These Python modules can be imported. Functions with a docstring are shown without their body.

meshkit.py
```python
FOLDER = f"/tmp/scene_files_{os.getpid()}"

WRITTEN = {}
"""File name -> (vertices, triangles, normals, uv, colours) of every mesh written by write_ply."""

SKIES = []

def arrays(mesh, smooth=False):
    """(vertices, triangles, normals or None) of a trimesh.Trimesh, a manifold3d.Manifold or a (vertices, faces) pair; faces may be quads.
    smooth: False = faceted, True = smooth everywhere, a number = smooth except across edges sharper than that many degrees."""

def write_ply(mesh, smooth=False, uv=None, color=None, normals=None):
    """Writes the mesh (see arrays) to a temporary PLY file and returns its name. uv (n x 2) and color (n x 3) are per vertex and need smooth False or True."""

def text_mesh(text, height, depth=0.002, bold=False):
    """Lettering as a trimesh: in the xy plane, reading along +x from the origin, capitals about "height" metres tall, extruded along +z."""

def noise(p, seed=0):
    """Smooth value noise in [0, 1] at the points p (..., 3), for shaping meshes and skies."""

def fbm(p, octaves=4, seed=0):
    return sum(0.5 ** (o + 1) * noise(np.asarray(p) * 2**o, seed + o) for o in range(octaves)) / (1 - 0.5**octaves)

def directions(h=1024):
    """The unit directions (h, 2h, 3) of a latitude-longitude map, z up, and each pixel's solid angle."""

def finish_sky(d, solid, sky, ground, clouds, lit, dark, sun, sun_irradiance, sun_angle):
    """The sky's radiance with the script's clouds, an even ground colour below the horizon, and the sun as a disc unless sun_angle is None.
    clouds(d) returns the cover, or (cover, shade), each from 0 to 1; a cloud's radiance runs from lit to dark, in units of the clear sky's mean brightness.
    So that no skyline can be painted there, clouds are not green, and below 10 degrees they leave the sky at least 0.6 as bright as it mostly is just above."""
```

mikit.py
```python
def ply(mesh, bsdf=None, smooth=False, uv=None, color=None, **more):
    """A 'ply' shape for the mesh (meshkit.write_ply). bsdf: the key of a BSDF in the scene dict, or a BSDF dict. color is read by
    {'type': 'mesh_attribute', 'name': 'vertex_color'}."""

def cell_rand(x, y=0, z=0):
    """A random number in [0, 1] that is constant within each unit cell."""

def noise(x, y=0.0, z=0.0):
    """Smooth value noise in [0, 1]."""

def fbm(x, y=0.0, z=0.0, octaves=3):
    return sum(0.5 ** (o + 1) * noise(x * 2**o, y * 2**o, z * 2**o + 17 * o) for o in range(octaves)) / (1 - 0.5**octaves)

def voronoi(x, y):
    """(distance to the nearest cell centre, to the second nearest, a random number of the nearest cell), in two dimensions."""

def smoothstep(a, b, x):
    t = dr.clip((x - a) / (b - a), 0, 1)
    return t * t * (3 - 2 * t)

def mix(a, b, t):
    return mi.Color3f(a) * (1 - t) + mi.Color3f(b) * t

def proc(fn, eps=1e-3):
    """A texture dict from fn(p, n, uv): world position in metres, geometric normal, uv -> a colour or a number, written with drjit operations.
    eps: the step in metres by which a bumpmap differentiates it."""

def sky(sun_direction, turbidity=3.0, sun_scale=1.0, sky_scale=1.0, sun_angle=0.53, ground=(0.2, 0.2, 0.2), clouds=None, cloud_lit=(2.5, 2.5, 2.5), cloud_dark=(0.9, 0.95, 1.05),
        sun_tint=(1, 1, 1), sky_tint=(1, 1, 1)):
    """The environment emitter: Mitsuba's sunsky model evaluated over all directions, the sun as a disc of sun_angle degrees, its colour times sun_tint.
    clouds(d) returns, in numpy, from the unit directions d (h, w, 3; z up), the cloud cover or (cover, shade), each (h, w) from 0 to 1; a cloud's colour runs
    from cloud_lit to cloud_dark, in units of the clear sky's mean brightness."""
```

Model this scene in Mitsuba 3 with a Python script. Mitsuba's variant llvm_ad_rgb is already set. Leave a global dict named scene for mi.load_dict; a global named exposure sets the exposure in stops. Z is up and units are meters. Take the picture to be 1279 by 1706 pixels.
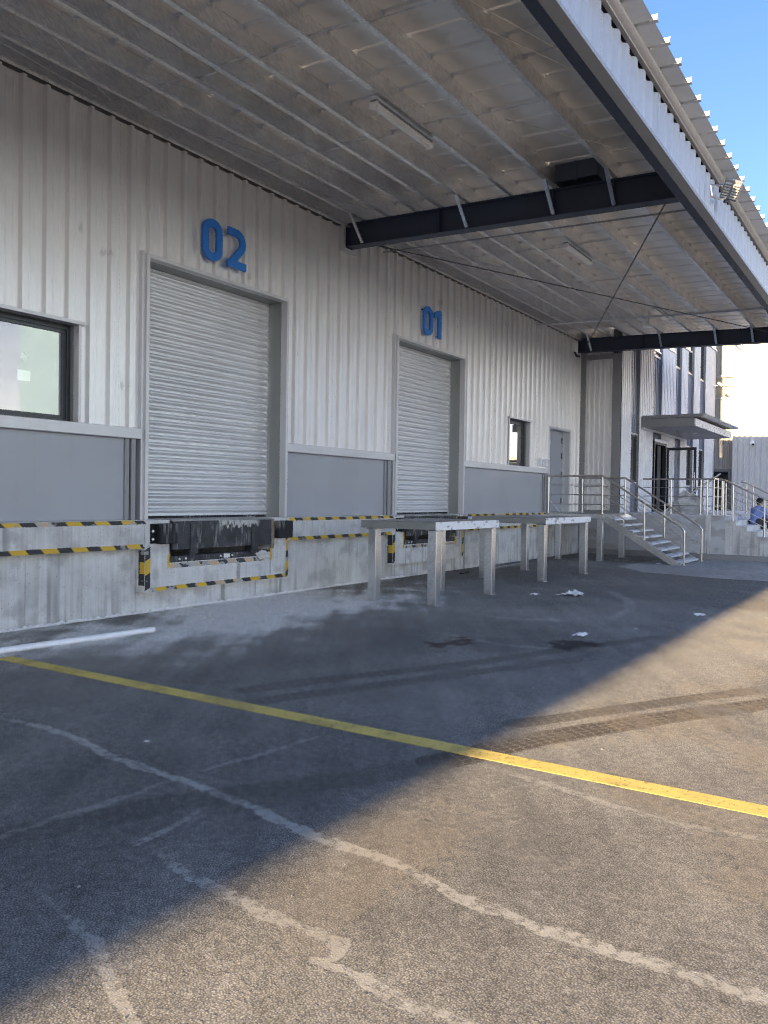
import math, random
import numpy as np, trimesh, drjit as dr, mitsuba as mi, mikit
import manifold3d as m3
from shapely.geometry import LineString, Polygon, box as sbox
from mikit import ply, proc, noise, fbm, voronoi, cell_rand, smoothstep, mix

random.seed(7)
rng = np.random.default_rng(7)
T = mi.ScalarTransform4f
scene, labels = {}, {}

# ------------------------------------------------------------------ camera, sky, exposure
# x runs along the dock wall (away from the camera), y points into the building, z is up; the dock wall's foot is y = 0
CAM = [0.0, -8.95, 1.65]
FWD = [0.838486, 0.544589, -0.017784]
UP = [0.006796, 0.022184, 0.999731]
scene['camera'] = {'type': 'perspective', 'fov': 49.99, 'fov_axis': 'x', 'near_clip': 0.05, 'far_clip': 3000.0,
                   'to_world': T().look_at(origin=CAM, target=[CAM[i] + FWD[i] for i in range(3)], up=UP)}
SUN_EL = math.radians(12.7)
def fill_haze_cover(d):
    """pale haze added low in the unseen sky as fill light, with drifts of thin cloud"""
    el = np.degrees(np.arcsin(np.clip(d[..., 2], -1, 1)))
    t = np.clip((17.5 - el) / 13, 0, 1); t = t * t * (3 - 2 * t)
    n = mikit.meshkit.fbm(np.stack([d[..., 0] * 3, d[..., 1] * 3, d[..., 2] * 12], -1), 4)
    return t * (.65 + .7 * (n - .5)), .15 * n
scene['sky_light'] = mikit.sky([-math.cos(SUN_EL), 0.004, math.sin(SUN_EL)], turbidity=3.0, ground=(0.20, 0.195, 0.19), sun_tint=(0.78, 0.88, 1.15), sky_tint=(0.43, 0.54, 0.84), clouds=fill_haze_cover, cloud_lit=(7.4, 7.15, 6.7))  # bright low haze is added to fill the shaded walls and dock
exposure = 4.2

# ------------------------------------------------------------------ helpers
def key_for(name):
    if name not in scene and name not in labels: return name
    k = 1
    while f'{name}_{k:03d}' in scene or f'{name}_{k:03d}' in labels: k += 1
    return f'{name}_{k:03d}'
def lab(key, label=None, category=None, group=None, kind=None):
    d = {k: v for k, v in dict(label=label, category=category, group=group, kind=kind).items() if v}
    if d: labels[key] = d
def A(name, mesh, bsdf, label=None, category=None, group=None, kind=None, smooth=False):
    key = key_for(name)
    scene[key] = mesh if isinstance(mesh, dict) else ply(mesh, bsdf, smooth)
    lab(key, label, category, group, kind)
    return key
def thing(name, label, category, group=None, kind=None):
    key = key_for(name); lab(key, label, category, group, kind); return key
def moved(d, x=0, y=0, z=0): return {**d, 'to_world': T().translate([x, y, z])}

def cat(ms): return trimesh.util.concatenate([m for m in ms if m is not None])
def bx(x0, x1, y0, y1, z0, z1):
    m = trimesh.creation.box(extents=(abs(x1 - x0), abs(y1 - y0), abs(z1 - z0)))
    m.apply_translation(((x0 + x1) / 2, (y0 + y1) / 2, (z0 + z1) / 2)); return m
def cbx(x0, x1, y0, y1, z0, z1, c=0.006):
    (x0, x1), (y0, y1), (z0, z1) = sorted((x0, x1)), sorted((y0, y1)), sorted((z0, z1))
    pts = []
    for sx, X in ((1, x0), (-1, x1)):
        for sy, Y in ((1, y0), (-1, y1)):
            for sz, Z in ((1, z0), (-1, z1)):
                pts += [(X + sx * c, Y + sy * c, Z), (X + sx * c, Y, Z + sz * c), (X, Y + sy * c, Z + sz * c)]
    return trimesh.Trimesh(np.array(pts)).convex_hull
def tube(a, b, r, n=10, cap=True):
    return trimesh.creation.cylinder(radius=r, segment=(a, b), sections=n)
def path_tube(pts, r, n=10):
    """a bent round bar through the points, with a ball at each bend"""
    ms = [tube(p, q, r, n) for p, q in zip(pts[:-1], pts[1:])]
    for p in pts[1:-1]:
        s = trimesh.creation.icosphere(subdivisions=2, radius=r * 1.0); s.apply_translation(p); ms.append(s)
    return cat(ms)
def strip(profile, axis, a, b, closed=False):
    """sweeps an open (or closed, capped) 2-D profile straight along an axis from a to b.
    axis 'x': profile is (y, z); 'y': (x, z); 'z': (x, y)"""
    P = np.asarray(profile, float); n = len(P)
    def put(t):
        o = np.full((n, 1), t)
        return {'x': np.hstack([o, P]), 'y': np.hstack([P[:, :1], o, P[:, 1:]]), 'z': np.hstack([P, o])}[axis]
    v = np.vstack([put(a), put(b)]); f = []
    for i in range(n if closed else n - 1):
        j = (i + 1) % n
        f += [[i, j, n + j], [i, n + j, n + i]]
    if closed:
        t2 = trimesh.creation.triangulate_polygon(Polygon(P), engine='earcut')
        # map cap vertices to the profile's order
        from scipy.spatial import cKDTree
        m = cKDTree(P).query(t2[0])[1]
        for tri in t2[1]:
            q = [int(m[i]) for i in tri]
            f += [q, [n + q[2], n + q[1], n + q[0]]]
    me = trimesh.Trimesh(v, np.array(f), process=False)
    if closed: me.fix_normals()
    return me
def quad(p):
    return trimesh.Trimesh(np.array(p, float), [[0, 1, 2], [0, 2, 3]], process=False)
def extrude(poly, d):
    return cat([trimesh.creation.extrude_polygon(g, d, engine='earcut') for g in getattr(poly, 'geoms', [poly])])
def stand(m, x=0, y=0, z=0):
    """turns a mesh drawn in the xy plane upright so that it faces -y, its depth growing towards +y"""
    m = m.copy(); m.vertices = np.c_[m.vertices[:, 0] + x, y + m.vertices[:, 2], m.vertices[:, 1] + z]
    m.invert(); m.fix_normals(); return m
def facing_mx(m, x=0, y=0, z=0):
    """turns a mesh drawn in the xy plane so that it faces -x; its own +x then runs towards -y"""
    m = m.copy(); m.vertices = np.c_[x + m.vertices[:, 2], y - m.vertices[:, 0], m.vertices[:, 1] + z]
    m.fix_normals(); return m

def corr_profile(a, b, pitch, phase, rib_b, rib_t, h, micro=()):
    """(along, depth) points of a ribbed sheet between a and b; ribs stand out by h towards negative depth"""
    pts = []
    k0 = math.floor((a - phase) / pitch) - 1; k1 = math.ceil((b - phase) / pitch) + 1
    for k in range(k0, k1 + 1):
        c = phase + k * pitch
        pts += [(c - rib_b / 2, 0), (c - rib_t / 2, -h), (c + rib_t / 2, -h), (c + rib_b / 2, 0)]
        for m, w, mh in micro:
            pts += [(c + m - w / 2, 0), (c + m - w / 5, -mh), (c + m + w / 5, -mh), (c + m + w / 2, 0)]
    P = np.array(pts); xs = P[:, 0]
    keep = P[(xs > a + 1e-6) & (xs < b - 1e-6)]
    f = lambda t: np.interp(t, xs, P[:, 1])
    return np.vstack([[a, f(a)], keep, [b, f(b)]])
def corr_y(a, b, y, z0, z1, **k):      # a sheet along x that faces -y
    P = corr_profile(a, b, **k); return strip(np.c_[P[:, 0], y + P[:, 1]], 'z', z0, z1)
def corr_x(a, b, x, z0, z1, **k):      # a sheet along y that faces -x
    P = corr_profile(a, b, **k); return strip(np.c_[x + P[:, 1], P[:, 0]], 'z', z0, z1)

# ------------------------------------------------------------------ materials
def rgb(*c): return {'type': 'rgb', 'value': list(c)}
def pr(base, rough=0.5, metallic=0.0, spec=0.5, **k):
    return {'type': 'twosided', 'b': {'type': 'principled', 'base_color': rgb(*base) if isinstance(base, tuple) else base,
            'roughness': rough if isinstance(rough, dict) else float(rough), 'metallic': float(metallic), 'specular': float(spec), **k}}
def bumped(b, fn, scale, eps=2e-3):
    inner = b['b']
    return {'type': 'twosided', 'b': {'type': 'bumpmap', 'scale': float(scale), 't': proc(fn, eps), 'n': inner}}

def poly_d(x, y, pts):
    """distance to a polyline"""
    d = mi.Float(1e3)
    for (ax, ay), (bx_, by) in zip(pts[:-1], pts[1:]):
        ux, uy = bx_ - ax, by - ay; l2 = ux * ux + uy * uy + 1e-9
        t = dr.clip(((x - ax) * ux + (y - ay) * uy) / l2, 0, 1)
        d = dr.minimum(d, dr.sqrt(dr.square(x - ax - t * ux) + dr.square(y - ay - t * uy)))
    return d
def poly_st(x, y, pts):
    """(along, across) of the nearest piece of a polyline"""
    best, s, a = mi.Float(1e3), mi.Float(0), mi.Float(0); run = 0.0
    for (ax, ay), (bx_, by) in zip(pts[:-1], pts[1:]):
        ux, uy = bx_ - ax, by - ay; l = math.hypot(ux, uy); ux, uy = ux / l, uy / l
        t = dr.clip((x - ax) * ux + (y - ay) * uy, 0, l)
        d = dr.sqrt(dr.square(x - ax - t * ux) + dr.square(y - ay - t * uy))
        side = (x - ax) * -uy + (y - ay) * ux
        n = d < best
        s = dr.select(n, t + run, s); a = dr.select(n, dr.select(side < 0, -d, d), a); best = dr.minimum(best, d); run += l
    return s, a

CEMENT = {  # trails of spilt cement grout on the asphalt: width, strength, course
 'main': (0.040, 1.0, [(3.51,-3.35),(3.53,-3.86),(3.47,-4.37),(3.36,-4.94),(3.33,-5.36),(3.29,-5.79),(3.25,-6.08),(3.17,-6.5),(3.14,-6.94),(3.08,-7.17),(3.02,-7.37),(2.98,-7.76),(2.98,-8.11),(2.99,-8.6),(3.0,-9.4)]),
 'second': (0.036, .8, [(2.65,-5.94),(2.54,-6.26),(2.47,-6.68),(2.46,-6.99),(2.46,-7.19),(2.39,-7.22),(2.30,-7.2),(2.30,-7.27),(2.31,-7.38),(2.29,-7.63),(2.27,-8.1)]),
 'third': (0.026, .7, [(2.09,-5.92),(2.02,-6.13),(1.93,-6.46),(1.82,-6.7),(1.72,-6.94),(1.62,-7.2)]),
 'thin_a': (0.016, .55, [(3.33,-5.36),(3.9,-5.45),(4.51,-5.51)]),
 'thin_b': (0.028, .5, [(3.33,-5.36),(3.02,-5.38),(2.53,-5.33),(2.2,-5.28)]),
 'smear': (0.034, .75, [(3.13,-5.83),(2.91,-5.87),(2.62,-5.885)]),
 'seven': (0.030, .55, [(4.63,-6.62),(4.55,-7.05),(4.42,-7.49),(4.35,-7.95),(4.39,-8.4)]),
 'far_a': (0.05, .7, [(10.55,-3.6),(10.5,-4.2),(10.75,-4.85)]),
 'far_b': (0.05, .5, [(8.8,-3.95),(8.71,-4.5),(8.56,-4.97),(8.62,-5.5)]),
 'far_c': (0.10, .4, [(14.9,-4.2),(13.7,-4.92),(12.6,-5.29),(11.4,-5.37)]),
}
TRACKS = [  # tyre tracks: half width, strength, course
 (0.11, .85, [(9.6,-8.9),(7.97,-7.86),(7.13,-7.34),(6.26,-6.87),(5.6,-6.5)]),
 (0.15, 1.0, [(9.2,-9.0),(7.4,-7.94),(6.34,-7.3),(5.42,-6.83),(4.5,-6.46)]),
 (0.14, .45, [(4.5,-6.46),(4.11,-6.31),(3.1,-5.65),(2.0,-5.2)]),
 (0.12, .62, [(5.2,-4.2),(6.03,-4.54),(7.22,-5.14),(8.86,-5.78),(10.2,-6.3)]),
 (0.12, .62, [(5.0,-4.55),(6.09,-5.03),(6.83,-5.35),(8.2,-6.0)]),
]
def ground_parts(p):
    x, y = p.x, p.y
    big = fbm(x * .55 + 3, y * .55, 0, 4)
    mid = fbm(x * 2.3, y * 2.3 + 9, 0, 4)
    streak = fbm((x * .55 - y * .83) * 7.0, (x * .83 + y * .55) * .7, 4, 3)     # drag marks of sweeping
    fine = fbm(x * 34, y * 34, 0, 3)
    # grout dusting thick by the dock doors, thin on newer mat; sunlit yard painted lighter
    zone = .98 * dr.exp(-dr.square((x - 8.8) / 4.2) - dr.square((y + 1.3) / 1.7)) + .34 * smoothstep(-5.9, -7.6, y) + .14 * smoothstep(2.0, 6.0, x) * smoothstep(-5.6, -3.5, y) - .30 * smoothstep(12.5, 15.0, x)
    dust_sun = dr.clip(zone + 1.15 * (big - .5) + .75 * (mid - .5) + .65 * (streak - .5) + .30, 0, 1)
    return x, y, big, mid, streak, fine, dust_sun
def ground_color(p, n, uv):
    x, y, big, mid, streak, fine, dust_sun = ground_parts(p)
    d1, d2, r = voronoi(x / .0082, y / .0082)
    e1, e2, r2 = voronoi(x / .034 + 5, y / .034)
    stone = smoothstep(.62, .25, d1) * (.35 + 1.1 * r)
    base = mix((.116, .112, .106), (.228, .220, .203), dr.clip(dust_sun * .92 + .10 * (fine - .5), 0, 1))
    grout = smoothstep(.36, .92, 1.0 * dr.exp(-dr.square((x - 9.0) / 4.6) - dr.square((y + 1.0) / 1.9)) + .7 * (mid - .5) + .5 * (streak - .5) + .5 * (big - .5))
    base = mix(base, (.62, .61, .59), grout * .88)
    base = base * (.55 + .62 * stone + .16 * r2)
    base = base * (.76 + .60 * fine)
    # bright chips of stone
    base = mix(base, (.33, .31, .28), smoothstep(.93, .985, r) * smoothstep(.5, .25, d1) * .75)
    wob = (fbm(x * 4, y * 4, 2, 4) - .5) * .09 + (noise(x * 40, y * 40) - .5) * .030 + (noise(x * 14, y * 14, 3) - .5) * .030
    edge = .006 + .010 * noise(x * 1.7, y * 1.7, 8)
    vary = .55 + .55 * noise(x * 6, y * 6, 11)
    for w, k, pts in CEMENT.values():
        sl, ac = poly_st(x + wob * .8, y + wob * .6, pts); d = dr.abs(ac)
        ends = smoothstep(0, .45, sl + .25 * (mid - .5)); w = w * vary * (.35 + .65 * ends)
        m = smoothstep(w + edge, w - edge * .3, d) * (.22 + .78 * smoothstep(.22, .70, fine + .30 * (.6 - d1) + .35 * (mid - .45))) * (.72 + .5 * big)
        base = mix(base, (.44, .43, .395), dr.clip(m * k * .60 * (.35 + .65 * ends), 0, 1))
    for w, k, pts in TRACKS:
        s, a = poly_st(x, y, pts)
        inside = smoothstep(w * 1.03, w * .86, dr.abs(a) + (mid - .5) * .06)
        t = dr.abs(a)
        rows = dr.abs(a / w * 2.5 - dr.floor(a / w * 2.5) - .5)           # circumferential grooves
        zig = s / .085 + .9 * mid + .32 * dr.sin(a / w * 7.0) + dr.floor(a / w * 2.5) * .37
        cross = dr.abs(zig - dr.floor(zig) - .5)
        block = smoothstep(.46, .38, rows) * smoothstep(.08, .16, .5 - cross + 0 * t)
        m = inside * (.52 + .48 * block) * k * smoothstep(.18, .58, mid + .45 * (streak - .35) + .25 * (fine - .5))
        base = mix(base, (.058, .050, .043), dr.clip(m * .92, 0, 1))
    # spilt oil, rust-coloured drips
    o = dr.sqrt(dr.square((x - 9.02) / .36) + dr.square((y + 5.68) / .27)) + (fbm(x * 5, y * 5, 1, 3) - .5) * 1.5
    base = mix(base, (.012, .012, .013), smoothstep(1.0, .55, o + .35 * (fine - .5)) * .78)
    o2 = dr.sqrt(dr.square((x - 8.25) / .55) + dr.square((y + 4.5) / .25)) + (fbm(x * 7, y * 7, 6, 3) - .5) * 2.2
    base = mix(base, (.045, .028, .022), smoothstep(.75, .5, o2) * .8)
    o3 = fbm(x * 1.3 + 40, y * 1.3, 3, 4)
    base = mix(base, (.25, .20, .14), smoothstep(.55, .72, o3 + .35 * (fine - .5) + .25 * (mid - .5)) * smoothstep(-6.4, -7.2, y + (big - .5)) * .26)   # brown patches beyond the eaves line
    return base
def ground_bump(p, n, uv):
    x, y = p.x, p.y
    d1, d2, r = voronoi(x / .0082, y / .0082)
    cover = smoothstep(.25, .7, fbm(x * 3, y * 3, 5, 3))
    e1, e2, r2 = voronoi(x / .023 + 7, y / .019)
    return smoothstep(.70, .1, d1) * dr.square(r) * (1 - .6 * cover) + 1.0 * smoothstep(.6, .1, e1) * smoothstep(.6, .95, r2) + .35 * noise(x * 60, y * 60)
scene['mat_ground'] = bumped(pr(proc(ground_color), .93, 0, .25), ground_bump, .0013, 2.0e-3)

def concrete_fn(p, n, uv):
    u = p.x + p.y * .93; z = p.z
    b = fbm(u * 1.1, z * 2.2, 0, 4); c = fbm(u * 6, z * 6, 3, 4)
    runs = noise(u * 21, z * .55, 1); runs2 = noise(u * 55, z * 1.1, 4)
    col = mix((.50, .495, .475), (.68, .68, .665), dr.clip(.5 + .8 * (b - .5) + .8 * (c - .5) + .5 * (runs2 - .5), 0, 1))
    stain = smoothstep(.50, .90, runs) * smoothstep(.35, .70, fbm(u * 2.1, z * .7, 7, 4))
    col = mix(col, (.21, .21, .20), stain * .8)
    col = mix(col, (.68, .68, .665), smoothstep(.70, .92, runs2) * smoothstep(.45, .6, noise(u * 1.3, z * 1.5, 9)) * .6)
    patch = smoothstep(.40, .74, fbm(u * 1.5 + 11, z * 3.4, 2, 5) + .12 * (c - .5))
    col = mix(col, (.40, .40, .39), patch * .14)
    d1, d2, r = voronoi(u / .045, z / .045)
    col = mix(col, (.10, .10, .10), smoothstep(.16, .08, d1) * smoothstep(.72, .78, r) * .7)     # blow holes
    grime = smoothstep(.44, .80, fbm(u * 4.2, z * 4.5, 12, 5) + .18 * (c - .5))        # splashed dirt near the ground
    return mix(col, (.25, .245, .235), grime * .5)
def concrete_bump(p, n, uv):
    u = p.x + p.y * .93
    return fbm(u * 30, p.z * 30, 0, 3) + .7 * fbm(u * 4, p.z * 9, 5, 2)
scene['mat_concrete'] = bumped(pr(proc(concrete_fn), .88, 0, .3), concrete_bump, .0035)
def render_fn(p, n, uv):
    u = p.x + p.y; c = fbm(u * 1.2, p.z * 1.5, 3, 4)
    col = mix((.42, .435, .46), (.53, .54, .555), c)
    return mix(col, (.30, .28, .25), smoothstep(.58, .72, fbm(u * 2.2 + 4, p.z * 4.2, 6, 4)) * .55)
scene['mat_cement_render'] = pr(proc(render_fn), .85, 0, .3)
def paving_fn(p, n, uv):
    return mix((.19, .188, .182), (.27, .266, .258), fbm(p.x * .9, p.y * 2.4, 0, 4)) * (.82 + .36 * noise(p.x * 14, p.y * 14))
scene['mat_paving'] = pr(proc(paving_fn), .9, 0, .3)

def metal_dirt(base, amount=.12, streak=26.0):
    def fn(p, n, uv):
        u = p.x * .9 + p.y * 1.1
        a = fbm(u * 1.6, p.z * 1.3, 2, 3); s = noise(u * streak, p.z * .8, 5)
        return mi.Color3f(base) * (1 - amount * .8 * smoothstep(.35, .8, a) - amount * .35 * smoothstep(.6, .95, s))
    return fn
def panel_wave(p, n, uv):
    u = p.x + p.y * .9
    return noise(u * 1.7, p.z * .8, 3)
def wall_sheet_fn(p, n, uv):
    c = metal_dirt((.74, .73, .72), .06)(p, n, uv)
    u = p.x + p.y * .9
    d1, d2, r = voronoi(u / .62 + .12 * noise(u * 30, p.z * 9), p.z / .95)
    return mix(c, (.33, .31, .28), smoothstep(.075, .03, d1 + .05 * (noise(u * 60, p.z * 22, 3) - .5)) * smoothstep(.72, .78, r) * .4)
scene['mat_wall_sheet'] = bumped(pr(proc(wall_sheet_fn), .36, .34, .5), panel_wave, .0012, 2e-2)
scene['mat_trim'] = pr(proc(metal_dirt((.58, .58, .59), .08)), .42, .30, .5)
scene['mat_plinth'] = bumped(pr(proc(metal_dirt((.33, .345, .375), .07)), .42, .10, .5), panel_wave, .0008, 2e-2)
scene['mat_reveal'] = pr(proc(metal_dirt((.27, .285, .28), .10)), .45, .3, .5)
scene['mat_grey_trim'] = pr(proc(metal_dirt((.25, .255, .265), .08)), .45, .2, .5)
scene['mat_soffit_grey'] = pr(proc(metal_dirt((.33, .34, .355), .06)), .45, .1, .5)
scene['mat_shutter'] = pr(proc(metal_dirt((.70, .71, .72), .08, 12)), .36, .40, .5)
scene['mat_roof_sheet'] = bumped(pr(proc(metal_dirt((.80, .80, .79), .12, 9)), .32, .45, .5), lambda p, n, uv: noise(p.x * 3.1, p.y * 1.2, 1) + .4 * noise(p.x * 8, p.y * 2.5, 6), .0022, 2e-2)
def galv_fn(p, n, uv):
    d1, d2, r = voronoi((p.x + p.z) / .03, (p.y * 1.1 + p.z) / .03)
    return mi.Color3f(.72, .73, .74) * (.84 + .22 * r) * (.85 + .3 * fbm(p.x * 3, p.y * 3 + p.z * 3, 1, 3))
scene['mat_galvanised'] = pr(proc(galv_fn), .24, .92, .5)
scene['mat_purlin'] = pr(proc(galv_fn), .28, .65, .5)
scene['mat_navy'] = pr(proc(metal_dirt((.040, .055, .090), .25)), .5, 0, .4)
scene['mat_edge_beam'] = pr(proc(metal_dirt((.075, .088, .115), .2)), .5, 0, .4)
scene['mat_fascia'] = bumped(pr(proc(metal_dirt((.54, .545, .56), .06)), .36, .35, .5), panel_wave, .0010, 2e-2)
scene['mat_flashing'] = pr(proc(metal_dirt((.66, .66, .665), .08)), .45, .25, .5)
scene['mat_white_paint'] = pr(proc(lambda p, n, uv: mi.Color3f(.78, .78, .77) * (1 - .5 * smoothstep(.60, .66, fbm(p.x * 9, p.y * 9 + p.z * 22, 2, 4)) - .10 * noise(p.x * 60, p.z * 60))), .5, 0, .4)
scene['mat_steel_grey'] = pr(proc(lambda p, n, uv: mix((.21, .22, .215), (.30, .31, .305), fbm(p.x * 5 + p.y * 3, p.z * 14 + p.y * 4, 1, 3))), .45, .1, .5)
scene['mat_deck'] = pr(proc(lambda p, n, uv: mix((.16, .165, .16), (.38, .385, .38), fbm(p.x * 4, p.y * 4, 1, 4))), .5, .3, .5)
scene['mat_tread'] = pr(proc(galv_fn), .5, .25, .5)
scene['mat_stainless'] = pr((.60, .57, .54), .24, .95, .5)
scene['mat_dark_frame'] = pr((.028, .033, .040), .35, .1, .5)
scene['mat_blue_sign'] = pr((.020, .170, .56), .40, 0, .5)
scene['mat_sign_side'] = pr((.015, .05, .16), .5, 0, .4)
def worn(base, under, at):
    return lambda p, n, uv: mix(base, under, smoothstep(at, at + .05, fbm(p.x * 13 + p.y * 11, p.z * 13, 4, 4)) * .9)
scene['mat_tape_yellow'] = pr(proc(worn((.56, .36, .035), (.34, .33, .31), .66)), .5, 0, .4)
scene['mat_tape_black'] = pr(proc(worn((.022, .024, .028), (.28, .28, .27), .68)), .5, 0, .4)
scene['mat_tape_faded'] = pr(proc(worn((.52, .38, .23), (.40, .39, .37), .50)), .6, 0, .3)
scene['mat_tape_scuffed'] = pr(proc(worn((.05, .055, .06), (.36, .36, .35), .50)), .6, 0, .3)
def checker_plate(p, n, uv):
    u, v = (p.x + p.z) / .045, (p.x - p.z) / .045
    a = (u - dr.floor(u) - .5), (v - dr.floor(v) - .5)
    k = (dr.floor(u) + dr.floor(v)); k = k - 2 * dr.floor(k / 2)
    return dr.select(k > .5, smoothstep(.16, .08, dr.abs(a[0])) * smoothstep(.48, .38, dr.abs(a[1])), smoothstep(.16, .08, dr.abs(a[1])) * smoothstep(.48, .38, dr.abs(a[0])))
def leveller_fn(p, n, uv):
    f = fbm(p.x * 5, p.z * 7, 1, 4); s = noise(p.x * 46, p.z * 7, 3)
    c = mix((.020, .022, .027), (.055, .058, .065), f)
    c = mix(c, (.20, .20, .20), checker_plate(p, n, uv) * .30 * smoothstep(.4, .7, f))
    c = mix(c, (.27, .27, .265), smoothstep(.50, .78, fbm(p.x * 9 + 3, p.z * 5, 7, 5)) * smoothstep(.3, .8, s) * .8)
    return mix(c, (.52, .515, .49), smoothstep(.52, .64, fbm(p.x * 22, p.z * 12, 5, 5) * .62 + .40 * smoothstep(1.08, 1.27, p.z)) * smoothstep(8.9, 9.05, p.x + (s - .5) * .3) * smoothstep(9.9, 9.7, p.x) * .9)     # splashed plaster
scene['mat_leveller'] = bumped(pr(proc(leveller_fn), .55, .2, .45), checker_plate, .003)
scene['mat_rubber'] = pr(proc(lambda p, n, uv: mix((.022, .023, .025), (.15, .15, .15), smoothstep(.55, .80, noise(p.x * 38, p.z * 4, 1)) * smoothstep(.35, .6, noise(p.x * 3.3, p.z * 3, 5)))), .75, 0, .3)
scene['mat_black'] = pr((.012, .012, .013), .8, 0, .2)
scene['mat_rust'] = pr(proc(lambda p, n, uv: mix((.14, .10, .065), (.33, .28, .21), fbm(p.x * 20, p.z * 12, 1, 3))), .8, 0, .3)
scene['mat_weathered'] = pr(proc(lambda p, n, uv: mix((.30, .30, .30), (.10, .075, .055), smoothstep(.4, .65, fbm(p.x * 18, p.y * 18 + p.z * 9, 2, 4)))), .6, .2, .4)
scene['mat_mortar'] = pr(proc(lambda p, n, uv: mix((.50, .49, .455), (.68, .67, .64), fbm(p.x * 24, p.z * 24 + p.y * 20, 1, 3))), .9, 0, .3)
scene['mat_yellow_line'] = bumped(pr(proc(lambda p, n, uv: mix(mix((.56, .43, .12), (.66, .51, .15), fbm(p.x * 8, p.y * 3, 1, 3)), (.10, .09, .075), dr.clip(smoothstep(.60, .80, fbm(p.x * 60, p.y * 60, 4, 4)) * .55 + .30 * smoothstep(.5, .75, fbm(p.x * 4, p.y * 4, 9, 4)), 0, 1))), .75, 0, .3), ground_bump, .0018, 2.0e-3)
scene['mat_white_plastic'] = pr((.80, .81, .82), .4, 0, .5)
scene['mat_lamp_cover'] = pr((.84, .84, .83), .25, 0, .5)
scene['mat_bolt'] = pr((.75, .75, .74), .3, .4, .5)
scene['mat_white_wall'] = pr(proc(metal_dirt((.58, .58, .575), .05)), .45, .1, .5)
scene['mat_pale_blue_wall'] = pr((.40, .60, .80), .6, 0, .3)
scene['mat_shed'] = pr((.20, .24, .19), .8, 0, .3)
scene['mat_blind'] = pr((.50, .48, .42), .7, 0, .3)
scene['mat_beige_wall'] = pr(proc(metal_dirt((.42, .41, .39), .06)), .5, .1, .5)
scene['mat_office_sheet'] = bumped(pr(proc(metal_dirt((.70, .705, .72), .06)), .46, .22, .5), panel_wave, .0007, 2e-2)
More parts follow.
